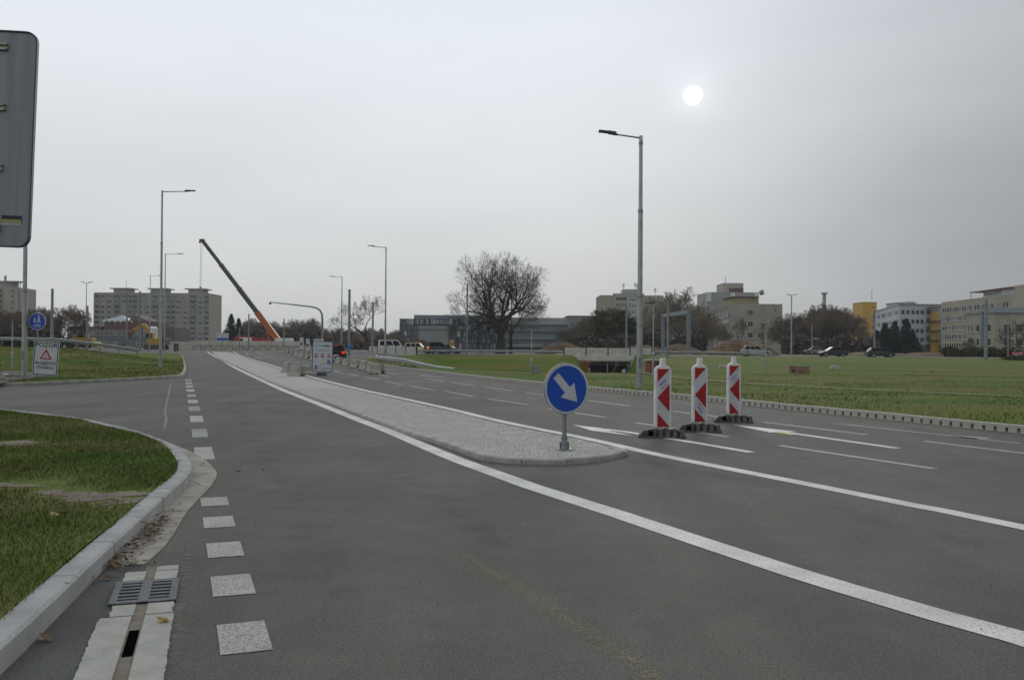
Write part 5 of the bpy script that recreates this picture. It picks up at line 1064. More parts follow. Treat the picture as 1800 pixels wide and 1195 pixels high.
for k in range(9): u = k/8; e = Vector(P4[0]).lerp(Vector(P4[1]), u); b.bar(e, e.lerp(ap, .98 if k in (0, 4, 8) else .55+.3*(1-abs(u-.5)*2)), .09, .09)
for k in range(1, 6): f_ = k/6; b.bar(Vector(P4[0]).lerp(ap, f_), Vector(P4[1]).lerp(ap, f_), .09, .09)
b.build('glazing_bars', mat('bar_white', (.5, .52, .53)), py)
MB().prism([(px_+3, H_+2.6), (px_+9, H_+2.6), (px_+4.6, H_+4.6)], FR, 3., 11.).build('red_roof', mat('roof_brown', (.16, .12, .10)), t); MB().box((W_*1.12, 10, H_*.55), (W_*.26, 12, H_*1.15)).build('rear_wing', mat('wall_mauve', (.12, .09, .09)), t)

# university building: panelled block, entrance wall with lettering, glazed wing
Y = 330.; x0, x1 = pt(702, Y), pt(892, Y); W_ = x1-x0; H_ = zt(560.5, Y, 790)-g0
t = thing('university_building', 'dark university building with narrow vertical panels and a plain grey entrance wall', 'university building', (x0, Y, g0))
MB().box((W_/2, 15, H_/2), (W_, 30, H_)).build('wall', mat('wall_dark', (.045, .05, .055)), t); MB().box((W_*.55+1, 16, H_+.75), (W_*.9, 26, 1.5)).build('roof_storey', mat('roof_grey', (.15, .175, .19), (.18, .20, .215), .3, .7), t)
cols = [mat('clad_%d' % i, c) for i, c in enumerate(((.05, .065, .085), (.12, .135, .15), (.30, .315, .33), (.05, .09, .15), (.15, .13, .145), (.55, .56, .58)))]
b = MB(); rows = 5; rh = H_/rows; nc = 92
for r_ in range(rows):
    for i in range(nc):
        xx = (i+.5)*W_/nc; px_u = 702+190*xx/W_
        if r_ < 3.3 and 730 < px_u < 796: continue
        b.cur = rnd.choices(range(6), (5, 5, 4, 4, 3, 2))[0]; b.box((xx, -.12-rnd.random()*.1, (r_+.5)*rh), (W_/nc*.92, .3, rh*(.93 if rnd.random() < .7 else .6)))
b.build('vertical_panels', cols, t)['kind'] = 'stuff'
ex0, ex1 = pt(737, Y)-x0, pt(789, Y)-x0; eh = zt(573, Y, 760)-g0; EW = mat('entrance_concrete', (.23, .235, .23), (.26, .265, .26), .4, .9)
for k in range(4): a = ex0+(ex1-ex0)*k/4; MB().box((a+(ex1-ex0)/8, -1.2, eh/2), ((ex1-ex0)/4-.05, 2.4, eh)).build('entrance_panel', EW, t)
for a in (pt(733, Y)-x0, pt(793, Y)-x0): MB().box((a, -.7, eh/2+.1), (2.0, 1.6, eh)).build('entrance_flank', mat('flank_grey', (.10, .108, .112)), t)
text('lettering', 'UNIVERZITA KARLOVA', 1.05, INK, t, facing((ex0+ex1)/2-.3, -2.45, zt(580.3, Y, 760)-g0), True)
x2 = pt(880, Y-8); x3 = pt(1002, Y-8); W2 = x3-x2; H2 = zt(558.5, Y-8, 940)-g0
t = thing('glazed_wing', 'long glazed university wing with a pale flat roof band', 'university building', (x2, Y-8, g0))
MB().box((W2/2, 12, H2/2-.2), (W2, 23, H2-.4)).build('core', mat('wing_dark', (.04, .048, .052)), t); MB().box((W2/2, 11.5, H2-1.2), (W2+.6, 24.2, 2.4)).build('roof_band', mat('roof_pale', (.27, .28, .29), (.30, .31, .32), .3, .6), t)
CWG = mat('curtain_glass', (.075, .115, .13), (.14, .185, .20), .12, .15)
for r_ in range(3):
    zz = .4+r_*(H2-2.9)/3; hh = (H2-2.9)/3
    for i in range(9): MB().box(((i+.5)*W2/9, -.04, zz+hh*.5), (W2/9-.14, .08, hh-.75)).build('glass_pane', CWG, t)
    MB().box((W2/2, -.2, zz+hh-.18), (W2+.2, .5, .32)).build('floor_band', mat('band_grey', (.10, .11, .115)), t)
MB().box((W2*.35, -3, 1.6), (W2*.5, 3, .5)).build('canopy', mat('canopy_pale', (.26, .27, .27)), t)
x4 = pt(996, Y-4); x5 = pt(1062, Y-4); W3 = x5-x4; H3 = zt(557, Y-4, 1030)-g0
t = thing('annex_building', 'grey annex with white window frames between university and dark pines', 'building', (x4, Y-10, g0)); MB().box((W3/2, 12, H3/2), (W3, 22, H3)).build('wall', mat('annex_grey', (.15, .165, .175), (.18, .195, .205), .3, .8), t); MB().box((W3/2, 12, H3+.1), (W3+.5, 22.4, .3)).build('roof_edge', DARK, t)
for r_ in range(3):
    for i in range(5): win(t, 1.6+i*2.6, H3-3.6-r_*3.3, 1.5, 2.0, 1., mul=1, sill=False)

# hospital tower
Y = 470.; x0 = pt(1055, Y); H_ = zt(519, Y, 1110)-g0; X = lambda px: pt(px, Y)-x0
t = thing('hospital_tower', 'beige tower block with white window bands and rooftop antennas', 'tower block', (x0, Y, g0)); TB = mat('tower_beige', (.30, .26, .21), (.35, .305, .245), .1, .9)
MB().box((X(1166)/2, 13, H_/2), (X(1166), 24, H_)).build('core', JOINT, t)
for (a, b_, n, yy, dh) in ((1055, 1077, 3, 0., 0), (1131, 1166, 4, 0., .0)):
    for i in range(n):
        for r_ in range(9): zz = H_-(r_+1)*3.35; MB().box((X(a)+(X(b_)-X(a))*(i+.5)/n, yy+.5, zz+1.675), ((X(b_)-X(a))/n-.05, 1.0, 3.3)).build('panel', TB, t)
mw = MB().box(((X(1077)+X(1131))/2, -.2, H_/2+.4), (X(1131)-X(1077), 2.2, H_+.9)).build('middle_bay', TB, t)
for r_ in range(8):
    zz = H_-.6-(r_+1)*3.35; MB().box(((X(1081)+X(1101))/2, -1.42, zz+.45), (X(1101)-X(1081), .3, 1.)).build('balcony_band', mat('band_beige', (.36, .34, .30)), t); MB().box(((X(1081)+X(1101))/2, -1.32, zz+2.0), (X(1101)-X(1081)-.4, .06, 1.6)).build('balcony_glazing', WG2 if r_ % 2 else WG, t)
    MB().box(((X(1103)+X(1123))/2, -1.35, zz+1.3), (X(1123)-X(1103), .14, 3.0)).build('white_band', mat('band_white', (.40, .42, .44)), t)
    for i in range(4): win(t, X(1104.5)+(i+.5)*(X(1122)-X(1104.5))/4, zz+1.0, .95, 1.3, -1.44, mul=0, sill=False)
MB().box(((X(1096)+X(1124))/2, 8, H_+1.9), (X(1124)-X(1096), 9, 3.0)).build('roof_house', mat('roofhouse_white', (.34, .36, .37)), t)
for px, hh in ((1096, 6.5), (1117, 7), (1121, 6.2), (1152, 4.2)):
    an = MB().tube((X(px), 2, H_), (X(px), 2, H_+hh), .12, .1, 6).build('antenna_mast', GALVD, t)
    for q in range(3): MB().box((X(px)+.45*math.cos(q*2.1), 2+.45*math.sin(q*2.1), H_+hh-1.3), (.3, .2, 2.)).build('antenna_panel', mat('antenna_white', (.4, .41, .41)), an)

# beige stepped building
Y = 259.; x0 = pt(1281, Y); H_ = zt(534, Y, 1330)-g0; X = lambda px: pt(px, Y)-x0; Wd = X(1375)
t = thing('stepped_building', 'beige stepped concrete building behind the large earth heap', 'building', (x0, Y, g0))
dx, dy = 5.8, 50.; ld = math.hypot(dx, dy); ra = math.atan2(dy, dx)
MB().prism([(.1, .15), (Wd-.1, .15), (Wd-.1, 20), (dx+14, dy), (dx+.2, dy), (.2, .3)], lambda u, v, d: (u, v, d), 0, H_-.05).build('core', JOINT, t)
cw = [X(p)-X(1281) for p in (1281, 1312, 1325, 1341, 1358, 1375)]; rhs = [0, 3.6, 7.0, 10.4, H_-.7, H_]
for i in range(5):
    for r_ in range(5): MB().box(((cw[i]+cw[i+1])/2, 0.05, (rhs[r_]+rhs[r_+1])/2), (cw[i+1]-cw[i]-.05, .3, rhs[r_+1]-rhs[r_]-.05)).build('panel', BEI, t)
for px, rows in ((1318.5, (544.5, 564.5, 584)), (1337, (584,))):
    for yy in rows: win(t, X(px), zt(yy+10, Y, 1318)-g0, 1.55, 1.65, -.11, mul=1)
MB().box((X(1363), -.12, zt(545.5, Y, 1360)-g0), (.5, .06, .5)).build('vent', DARK, t)
M2 = R(-90)+math.atan2(dx, dy)*0
for r_ in range(4):
    zz = zt(555 + 20*r_, Y, 1281)-g0-.2
    for k in range(14):
        u = 1.8+k*3.4; p = Vector((dx*u/ld, dy*u/ld)); inst('window', win_mesh(3.1, 1.75, 2, True, WG if (k*7+r_) % 3 else WG2), t, (p.x-.16, p.y, zz), ra+math.pi)
    for k in range(14): u = 1.8+k*3.4; p = Vector((dx*u/ld, dy*u/ld)); MB().box((0, 0, 0), (3.32, .3, 1.5)).build('side_panel', BEI, t).matrix_local = Matrix.Translation((p.x+.1, p.y, zz-.95)) @ Matrix.Rotation(ra, 4, 'Z')
p2 = Y+14
def Q(px, py, yy): q = A(px, py, yy); return q.x-x0, q.z-g0
a, zt_ = Q(1289, 522.5, p2); c, _ = Q(1332, 522.5, p2); MB().box(((a+c)/2, 14+6, (zt_+H_)/2), (c-a, 12, zt_-H_)).build('ochre_storey', mat('wall_ochre', (.27, .225, .12), (.31, .26, .15), .3, .9), t); MB().box(((a+c)/2-.2, 20, zt_+.1), (c-a+1, 13, .25)).build('ochre_roof', DARK, t)
p3 = Y+40; a, zt3 = Q(1243, 513.5, p3); c, _ = Q(1334, 513.5, p3); MB().box(((a+c)/2, 40+8, zt3/2), (c-a, 16, zt3)).build('rear_wall', PAN2, t)
for q in (1246, 1288, 1330): u, _ = Q(q, 513, p3); MB().box((u, 39.9, zt3-1.6), (1.5, .3, 3.0)).build('white_panel', SILL, t)
p4 = Y+46; a, zt4 = Q(1252, 497, p4); c, _ = Q(1308, 497, p4); MB().box(((a+c)/2+2, 52, (zt3+zt4)/2), (c-a-4, 10, zt4-zt3)).build('top_storey', BEI, t); MB().box(((a+c)/2+3, 46.9, zt3+1.1), (c-a-6, .2, 1.6)).build('brick_band', RBR, t); MB().tube((a+6, 52, zt4), (a+6, 52, zt4+3), .1, .06, 6).build('antenna', DARK, t)
u, zz = Q(1336, 515, p3); MB().tube((u, 40, zz), (u+.9, 39.4, zz+.3), .8, .9, 14).build('dish', GALVD, t)
u, zz = Q(1335, 530, p2); MB().box((u, 20, zz-1), (1.4, 1.4, 2.6)).build('chimney', BRICK, t)

# white grey office with yellow stair, yellow tower
Y = 324.; x0 = pt(1581, Y); H_ = zt(536.5, Y, 1610)-g0; X = lambda px: pt(px, Y)-x0; Wd = X(1655); WHG = mat('wall_pale_blue', (.38, .405, .43), (.43, .455, .48), .2, .85)
t = thing('white_office', 'pale grey office with square windows and a yellow outside stair', 'office building', (x0, Y, g0))
sx, sy = pt(1538, 385)-x0, 61.; sl_ = math.hypot(sx, sy); sa_ = math.atan2(sy, sx)
MB().prism([(0, 0), (Wd, 0), (Wd, 20), (sx+30, sy), (sx, sy)], lambda u, v, d: (u, v, d), 0, H_).build('wall', WHG, t); MB().prism([(-.3, -.3), (Wd+.3, -.3), (Wd+.3, 20), (sx+30, sy), (sx-.3, sy)], lambda u, v, d: (u, v, d), H_+.02, H_+.45).build('roof_edge', GALVD, t)
MB().box((10, 22, H_+1.), (7., 10, 1.3)).build('roof_house', WHG, t); MB().box((10, 22, H_+1.75), (7.6, 11, .22)).build('roof_slab', GALVD, t)
for q in (8, 10): MB().tube((q, 12, H_+.4), (q, 12, H_+1.9), .7, .7, 10).build('roof_vent', GALV, t)
MB().tube((-2, 20, H_+3), (-2, 20, H_+7), .1, .06, 6).box((-2, 20, H_+6), (2, .05, .05)).build('antenna', DARK, t)
for py_ in (552, 568.5, 585, 600.5):
    zz = zt(py_, Y, 1600)-g0
    for px in (1587, 1595.5, 1604.5, 1612.5, 1620.5): win(t, X(px), zz, 1.05, 1.45, mul=0, fr=FRD, sill=False)
    for k in range(14):
        u = 3+k*3.9
        if k % 4 == 3: continue
        p = Vector((sx*u/sl_, sy*u/sl_)); inst('window', win_mesh(1.6, 1.6, 0, False, WG, FRD), t, (p.x-.03, p.y, zz), sa_+math.pi)
YST = mat('stair_yellow', (.50, .29, .03), (.44, .25, .03), .5, .8)
MB().box(((X(1634)+X(1643))/2, -1.6, (zt(543, Y)-g0)/2), (X(1643)-X(1634), 3., zt(543, Y)-g0)).build('stair_tower', YST, t)
for py_ in (541, 565, 582, 598):
    MB().box((X(1638), -2.2, zt(py_, Y, 1640)-g0), (X(1649)-X(1627), 3.4, .3)).build('landing', DARK, t)
for k in range(5): MB().box((X(1629), -1.2, 2+k*3.2), (1.3, .2, 1.9)).build('stair_window', WG, t)
MB().box((Wd*.5, -.2, 1.4), (Wd, .3, 2.9)).build('plinth', mat('plinth_grey', (.12, .13, .14)), t)
Y = 392.; x0 = pt(1517, Y); H_ = zt(532, Y, 1520)-g0; x1 = pt(1541, Y)
t = thing('yellow_tower', 'bright ochre yellow stair tower behind the leafless trees', 'tower', (x0, Y, g0)); MB().box(((x1-x0)/2, 6, H_/2), (x1-x0, 12, H_)).build('wall', mat('wall_yellow', (.47, .28, .035), (.53, .32, .045), .3, .85), t); MB().box(((x1-x0)/2, 6, H_+.15), (x1-x0+.3, 12.3, .3)).build('roof_edge', YST, t)
for k in range(5): win(t, (x1-x0)*.88, H_-7.5-k*4.2, 2.4, 2.2, 0, mul=1, sill=False); 
for k in range(3): win(t, (x1-x0)*.7, H_-2.5-k*6, .5, .7, 0, mul=0, sill=False, fr=FRD)

# long beige building on the right
t = thing('long_beige_building', 'long beige building with rows of windows at the right edge', 'building', (150.0, 312., g0)); ex, ey = -2.85, -50.6; le = math.hypot(ex, ey); ae = math.atan2(ey, ex); H_ = 17.6; n_ = Vector((ey, -ex)).normalized(); n_ = n_ if n_.x < 0 else -n_
BE8 = mat('wall_sand', (.31, .28, .215), (.36, .325, .25), .12, .9, fine=(2., .05))
MB().prism([(0, 0), (ex, ey), (ex+60, ey-14), (60, 0)], lambda u, v, d: (u, v, d), 0, H_).build('wall', BE8, t)
def onf(u, off=.0): return Vector((ex*u/le+n_.x*off, ey*u/le+n_.y*off))
RZ8 = ae
rows8 = [A(1657, q, 311).z-g0 for q in (550.5, 566, 581.5, 597, 612)]
for r_, zz in enumerate(rows8):
    u = 1.8
    while u < le-2:
        if not (r_ > 0 and u > 21) and not (r_ == 0 and 38 < u < 42): inst('window', win_mesh(1.5, 1.75, 0, True, WG if rnd.random() < .62 else WG2), t, (*onf(u, .02), zz), RZ8)
        u += 1.85
for u0, u1 in ((31, le-.5),):
    a, c = onf(u0), onf(u1); pl_ = [(a.x, a.y), (c.x, c.y), (c.x+14, c.y-3), (a.x+14, a.y-3)]; MB().prism(pl_, lambda u, v, d: (u, v, d), H_+.01, H_+1.75).build('roof_storey', WHG, t); b = MB()
    a, c = onf(u0-7, 1.), onf(u1, 1.); MB().prism([(a.x, a.y), (c.x, c.y), (c.x+16, c.y-3), (a.x+16, a.y-3)], lambda u, v, d: (u, v, d), H_+1.8, H_+2.1).build('pergola_roof', mat('pergola_red', (.19, .075, .05)), t)
    MB().tube((*onf(u0-6.7, .8), H_), (*onf(u0-6.7, .8), H_+1.85), .1, .1, 6).build('pergola_post', mat('pergola_red2', (.19, .075, .05)), t)
    for k in range(6): inst('window', win_mesh(1.5, 1.2, 0, False, WG), t, (*onf(u0+1.5+k*1.9, .03), H_+.3), RZ8)
a, c = onf(le-.3, .05), onf(le+12, .05); MB().prism([(a.x, a.y), (c.x, c.y), (c.x+25, c.y), (a.x+25, a.y)], lambda u, v, d: (u, v, d), -.1, H_+2.3).build('stair_head', BE8, t)
# projecting lower block
bx, by = pt(1749, 222)-150, 222-312; bl, bl_y = pt(1697, 233)-150, 233-312; Hb = zt(550.5, 222, 1770)-g0
MB().prism([(bl, bl_y), (bx, by), (bx+40, by-4), (bx+45, bl_y)], lambda u, v, d: (u, v, d), 0, Hb).build('front_wing', BE8, t); MB().prism([(bl-.3, bl_y), (bx-.3, by-.4), (bx+40, by-4.4), (bx+45, bl_y)], lambda u, v, d: (u, v, d), Hb+.01, Hb+.35).build('wing_roof_edge', GALVD, t)
fa = math.atan2(by-bl_y, bx-bl); fl = math.hypot(bx-bl, by-bl_y)
for zz in (Hb-4.6, Hb-8.1, Hb-11.4):
    for u in (.14*fl, .24*fl, .44*fl, .82*fl): q = Vector((bl, bl_y)).lerp(Vector((bx, by)), u/fl); inst('window', win_mesh(1.3, 1.9, 0, True, WG if u > .4*fl else WG2), t, (q.x-.03, q.y-.02, zz), fa)
    for u in range(5): inst('window', win_mesh(1.75, 1.9, 0, True, WG), t, (bx+2.8+u*2.9, by-.02-.1*(2.8+u*2.9), zz), R(-5.7))

# ------------------------------------------------------------------ trees
def unit(v): return v/np.linalg.norm(v)
def grow(rg, segs, p, d, L, r, lev, mx, wob=.22, up=.05, kids=(0, 2), ang=(28, 62), ratio=.66):
    n = 4 if lev < 3 else 3
    for i in range(n):
        d = unit(d+rg.normal(0, wob, 3)*(1 if lev else .35)+np.array([0, 0, up])); q = p+d*(L/n); r2 = r*(1-.42*(1/n))if i < n-1 else r*.62
        segs.append((p, q, r, r2, lev)); p, r = q, r2
        if lev < mx and i >= (1 if lev else 2):
            for _ in range(rg.integers(kids[0], kids[1]+1)):
                a = rg.uniform(R(ang[0]), R(ang[1])); az = rg.uniform(0, 2*math.pi); e = unit(np.cross(d, [.3, .5, .8])); g = np.cross(d, e)
                grow(rg, segs, p, unit(d*math.cos(a)+(e*math.cos(az)+g*math.sin(az))*math.sin(a)), L*rg.uniform(ratio*.8, ratio*1.1), r*.68, lev+1, mx, wob, up, kids, ang, ratio)
    if lev < mx:
        for s in (-1, 1):
            a = rg.uniform(.2, .5)*s; e = unit(np.cross(d, rg.normal(0, 1, 3))); grow(rg, segs, p, unit(d*math.cos(a)+e*math.sin(a)), L*ratio, r*.9, lev+1, mx, wob, up, kids, ang, ratio)
def tube_np(segs, n):
    P = np.array([s[0] for s in segs]); Q = np.array([s[1] for s in segs]); r0 = np.array([s[2] for s in segs]); r1 = np.array([s[3] for s in segs]); D = Q-P; D /= np.linalg.norm(D, axis=1, keepdims=True)+1e-9
    ref = np.where(np.abs(D[:, 2:3]) < .9, np.array([[0, 0, 1.]]), np.array([[1., 0, 0]])); E = np.cross(D, ref); E /= np.linalg.norm(E, axis=1, keepdims=True); Gv = np.cross(D, E); m_ = len(segs); v = np.zeros((m_, 2*n, 3))
    for k in range(n):
        t_ = 2*math.pi*k/n; o = E*math.cos(t_)+Gv*math.sin(t_); v[:, k] = P+o*r0[:, None]; v[:, n+k] = Q+o*r1[:, None]
    base = np.arange(m_)[:, None]*2*n; f = np.concatenate([base+np.array([[k, (k+1) % n, n+(k+1) % n, n+k]]) for k in range(n)]); return v.reshape(-1, 3), f
BARK = mat('bark_dark', (.034, .031, .026), (.058, .053, .044), 2., .95); TWIG = mat('twig', (.085, .075, .062), (.115, .10, .085), 1., .95); TWIGB = mat('twig_brown', (.14, .11, .08), (.19, .15, .11), .4, .95); TWIGP = mat('twig_pale', (.20, .17, .135), (.26, .225, .175), .4, .95)
def tree_parts(t, segs, cut, rmin, bark=BARK, twig=TWIG):
    s = [(a, b_, max(r0, rmin), max(r1, rmin), l) for a, b_, r0, r1, l in segs]; A_ = [q for q in s if q[4] <= cut]; B_ = [q for q in s if q[4] > cut]
    v, f = tube_np(A_, 7); np_mesh('trunk', v, f, bark, t, True); v, f = tube_np(B_, 3); np_mesh('crown', v, f, twig, t)
def bare_tree(label, px, Y, ytop, seed, spread=1., mx=5, group=None, limbs=1, rmin=.012, bark=BARK, twig=TWIG, name='bare_tree', tr=.04, kids=(0, 2), lean=(0, 0), trunk=.18, ratio=.66, ang=(28, 62), zf=zroad, cut=2, up=.05):
    x = A(px, 610, Y).x; z = zf(x, Y); H_ = A(px, ytop, Y).z-z; rg = np.random.default_rng(seed); t = thing(name, label, 'tree', (x, Y, z), 0, group); segs = []
    base = np.array([0, 0, -.2]); top = np.array([lean[0]*H_*trunk, lean[1], H_*trunk]); segs += [(base, top*.5, H_*tr*1.25, H_*tr, 0), (top*.5, top, H_*tr, H_*tr*.9, 0)]
    for k in range(limbs):
        az = 2*math.pi*k/limbs+rg.uniform(-.3, .3); sp = (.0 if limbs == 1 else rg.uniform(.3, .75))*spread; grow(rg, segs, top, unit(np.array([math.cos(az)*sp+lean[0], math.sin(az)*sp, 1.])), H_*.36, H_*tr*(.8 if limbs == 1 else .55), 1, mx, kids=kids, ratio=ratio, ang=ang, up=up)
    S = np.array([q[1] for q in segs]); k = (H_+.0)/max(S[:, 2].max(), .1); segs = [(a*np.array([spread*k, spread*k, k]), b_*np.array([spread*k, spread*k, k]), r0, r1, l) for a, b_, r0, r1, l in segs]
    tree_parts(t, segs, cut, rmin, bark, twig); return t
oak = bare_tree('large bare oak with forked trunks in front of the university building', 880, 150, 441, 12, .85, 6, None, 5, .013, twig=mat('oak_twig', (.045, .041, .034), (.065, .058, .048), 1., .95), cut=3, tr=.044, trunk=.17, kids=(0, 2), ratio=.70, ang=(30, 68), name='oak_tree', up=.025)
bare_tree('smaller bare tree leaning behind the trunk of the large oak', 898, 156, 520, 5, .8, 5, None, 3, .016, tr=.03, trunk=.3)
bare_tree('slender leaning bare tree between two masts left of the street lamp', 652, 150, 517, 8, .95, 5, None, 3, .016, tr=.022, lean=(-.35, 0), trunk=.32)
bare_tree('pale bushy leafless tree right of the hospital tower', 1203, 200, 503, 21, 1.05, 6, None, 4, .03, twig=TWIGP, tr=.026, trunk=.12)
bare_tree('leafless bush with fine twigs left of the stepped building', 1235, 190, 545, 22, 1.3, 5, None, 5, .025, twig=TWIGB, trunk=.06)
bare_tree('thin pale tree in front of the stepped building', 1302, 215, 556, 23, .75, 5, None, 2, .02, twig=TWIGP, tr=.02); bare_tree('small pale tree at the stepped building windows', 1340, 212, 568, 24, .75, 5, None, 2, .02, twig=TWIGP, tr=.02)
bare_tree('dark leafless tree in front of the beige wing at the right edge', 1792, 170, 560, 26, .9, 5, None, 3, .02, tr=.03); bare_tree('small leafless tree before the long beige building', 1708, 200, 592, 27, .8, 5, None, 3, .02, twig=TWIGB)
bare_tree('bushy leafless tree right of the blue path sign', 108, 135, 533, 28, 1.0, 6, None, 5, .018, twig=TWIGB, tr=.025, trunk=.08)
# conifers
NEED = mat('needles', (.012, .028, .018), (.022, .045, .026), .9, .9); NEED2 = mat('needles_olive', (.035, .045, .018), (.06, .07, .025), .6, .9); NEEDD = mat('needles_blue', (.010, .024, .024), (.018, .038, .034), .6, .9)
def conifer(label, px, Y, ytop, wd, seed, mt=NEED, name='conifer', pine=False, group=None, ybot=None):
    x = A(px, 610, Y).x; z = zroad(x, Y); H_ = A(px, ytop, Y).z-z; rg = np.random.default_rng(seed); t = thing(name, label, 'conifer', (x, Y, z), 0, group)
    MB().tube((0, 0, -.2), (0, 0, H_*.97), H_*.022, .02, 8).build('trunk', BARK, t); V = []; segs = []; n = 0
    lv = int(26 if not pine else 16)
    for i in range(lv):
        h = H_*(.06+.92*i/lv) if not pine else H_*(.12+.84*i/lv); rr = wd*(1-h/H_)**.85*.5 if not pine else wd*.5*(1-((h/H_-.5)/.55)**2)**.5
        for k in range(rg.integers(8, 12)):
            az = rg.uniform(0, 6.28); L = max(.25, rr*rg.uniform(.75, 1.12)); d = np.array([math.cos(az), math.sin(az), -.28 if not pine else rg.uniform(-.1, .5)]); p = np.array([0, 0, h]); segs.append((p, p+d*L, .035, .012, 1)); m_ = int(16+L*9)
            u = rg.uniform(.15, 1.03, m_)[:, None]; c = p+d*L*u+rg.normal(0, .09+.10*L*.35, (m_, 3)); e1 = rg.normal(0, 1, (m_, 3)); e1 /= np.linalg.norm(e1, axis=1, keepdims=True); e2 = rg.normal(0, 1, (m_, 3)); e2 /= np.linalg.norm(e2, axis=1, keepdims=True); sz = rg.uniform(.14, .30, (m_, 1)); V.append(np.stack([c, c+e1*sz*1.5, c+e2*sz*.7], 1))
    V = np.concatenate(V).reshape(-1, 3); np_mesh('crown', V, np.arange(len(V)).reshape(-1, 3), mt, t); v, f = tube_np(segs, 3); np_mesh('branches', v, f, BARK, t); return t
conifer('dark spruce right of the apartment block', 406, 230, 550, 6.5, 1); conifer('smaller dark spruce beside the taller one', 419, 236, 558, 5., 2, NEEDD)
for i, (px, yt, w_, s) in enumerate(((1556, 566, 6.5, 3), (1573, 563, 6.5, 4), (1593, 558, 7., 5), (1604, 580, 5., 6), (1541, 580, 5, 7))):
    conifer(('leftmost but one tall conifer before the white office', 'middle conifer before the white office', 'tallest conifer before the white office', 'right outermost conifer at the yellow stair', 'left outermost low conifer at the thin white mast')[i], px, 190, yt, w_, s, NEEDD, group='conifers before the white office')
for i, (px, yt, w_, s, mt_) in enumerate(((1056, 543, 5.5, 8, NEED2), (1076, 540, 6., 9, mat('needles_gold', (.11, .09, .02), (.05, .06, .02), .5, .9)), (1092, 545, 6., 10, NEED), (1106, 556, 5., 11, NEED2))):
    conifer(('dark olive pine at the left of the group above the bridge', 'yellowish pine in the group above the bridge', 'dark pine at the hospital tower foot', 'low pine right of the group above the bridge')[i], px, 200, yt, w_, s, mt_, 'pine_tree', True, 'pines above the bridge')
conifer('tiny dark spruce left of the office pyramid', 147, 240, 562, 3.5, 12)

# woods: a few bare prototypes copied as individual trees
def proto(seed, spread, twig, H_=12., mx=5, rmin=.022):
    rg = np.random.default_rng(seed); segs = []; grow(rg, segs, np.array([0, 0, -.2]), np.array([0, 0, 1.]), H_*.42, H_*.018, 0, mx, kids=(1, 2), ratio=.64); S = np.array([q[1] for q in segs]); k = H_/S[:, 2].max(); segs = [(a*np.array([k*spread, k*spread, k]), b_*np.array([k*spread, k*spread, k]), r0, r1, l) for a, b_, r0, r1, l in segs]
    t = bpy.data.objects.new('leafless_tree', None); C.objects.link(t); tree_parts(t, segs, 2, rmin, BARK, twig); return t
protos = [proto(31, 1.25, TWIGB), proto(32, 1.2, TWIG), proto(33, 1.35, TWIGP), proto(34, 1.2, TWIGB)]
ORD = ['first', 'second', 'third', 'fourth', 'fifth', 'sixth', 'seventh', 'eighth', 'ninth', 'tenth', 'eleventh', 'twelfth', 'thirteenth', 'fourteenth', 'fifteenth', 'sixteenth', 'seventeenth', 'eighteenth']
used = [False]*4; placed = []
def wood(label, group, spots, kinds, seed):
    rg = random.Random(seed); k_ = 0
    for px, Y, yt in spots:
        k = rg.choice(kinds); o = protos[k] if not used[k] else dup(protos[k]); used[k] = True; x = A(px, 610, Y).x; z = zroad(x, Y); s = (A(px, yt, Y).z-z)/12.
        o.location = (x, Y, z); o.rotation_euler.z = rg.uniform(0, 6.28); o.scale = (s, s, s); tag(o, label % ORD[k_], 'tree', group); k_ += 1
rg = random.Random(3)
wood('%s leafless tree from the left in the brown wood behind the blue path sign', 'wood at the far left', [(px, rg.uniform(125, 175), rg.uniform(540, 562)) for px in range(-20, 86, 7)], (0, 1, 3), 1)
wood('%s leafless tree from the left in the low wood behind the crane', 'wood behind the crane', [(px, rg.uniform(255, 300), rg.uniform(556, 574)) for px in range(425, 560, 8)], (0, 1, 3), 2)
wood('%s leafless tree from the left in the distant wood beside the university', 'distant wood left of the university', [(px, rg.uniform(300, 340), rg.uniform(574, 584)) for px in range(560, 712, 9)], (0, 1, 3), 3)
wood('%s brown leafless tree from the left in the row before the yellow tower', 'brown trees left of the yellow tower', [(px, rg.uniform(195, 235), yt) for px, yt in ((1384, 560), (1394, 548), (1404, 556), (1415, 548), (1424, 552), (1434, 540), (1444, 532), (1452, 538), (1462, 534), (1472, 536), (1479, 542), (1486, 548), (1524, 588), (1534, 592))], (0, 3), 4)
wood('%s leafless tree from the left in the thicket above the bridge', 'thicket above the bridge', [(px, rg.uniform(205, 235), yt) for px, yt in ((1002, 575), (1012, 568), (1022, 560), (1032, 556), (1042, 554), (1062, 560), (1084, 560), (1118, 560), (1132, 572), (1146, 565), (1158, 560))], (0, 1), 5)
wood('%s leafless tree from the left in the thicket behind the portal gantry', 'thicket behind the gantry', [(px, rg.uniform(205, 240), yt) for px, yt in ((1170, 545), (1184, 530), (1222, 535), (1240, 562), (1258, 575))], (0, 2), 6)
def treeline(label, px0, px1, Y, yt, n, seed):
    rg = np.random.default_rng(seed); x = rg.uniform(A(px0, 610, Y).x, A(px1, 610, Y).x, n); H_ = A(900, yt, Y).z-.6; h = H_*(.72+.16*np.sin(x*.05+seed)+.10*np.sin(x*.17)+.08*np.sin(x*.41)); c_ = np.stack([x, Y+rg.normal(0, 5, n), .4+h*rg.uniform(0, 1, n)**.7], 1); V = np.stack([c_, c_+rg.normal(0, .7, (n, 3)), c_+rg.normal(0, .7, (n, 3))], 1).reshape(-1, 3)
    return tag(np_mesh('distant_wood', V, np.arange(3*n).reshape(-1, 3), mat('distant_twigs', (.10, .085, .065), (.14, .12, .09), .05, .95)), label, 'wood', kind='stuff')
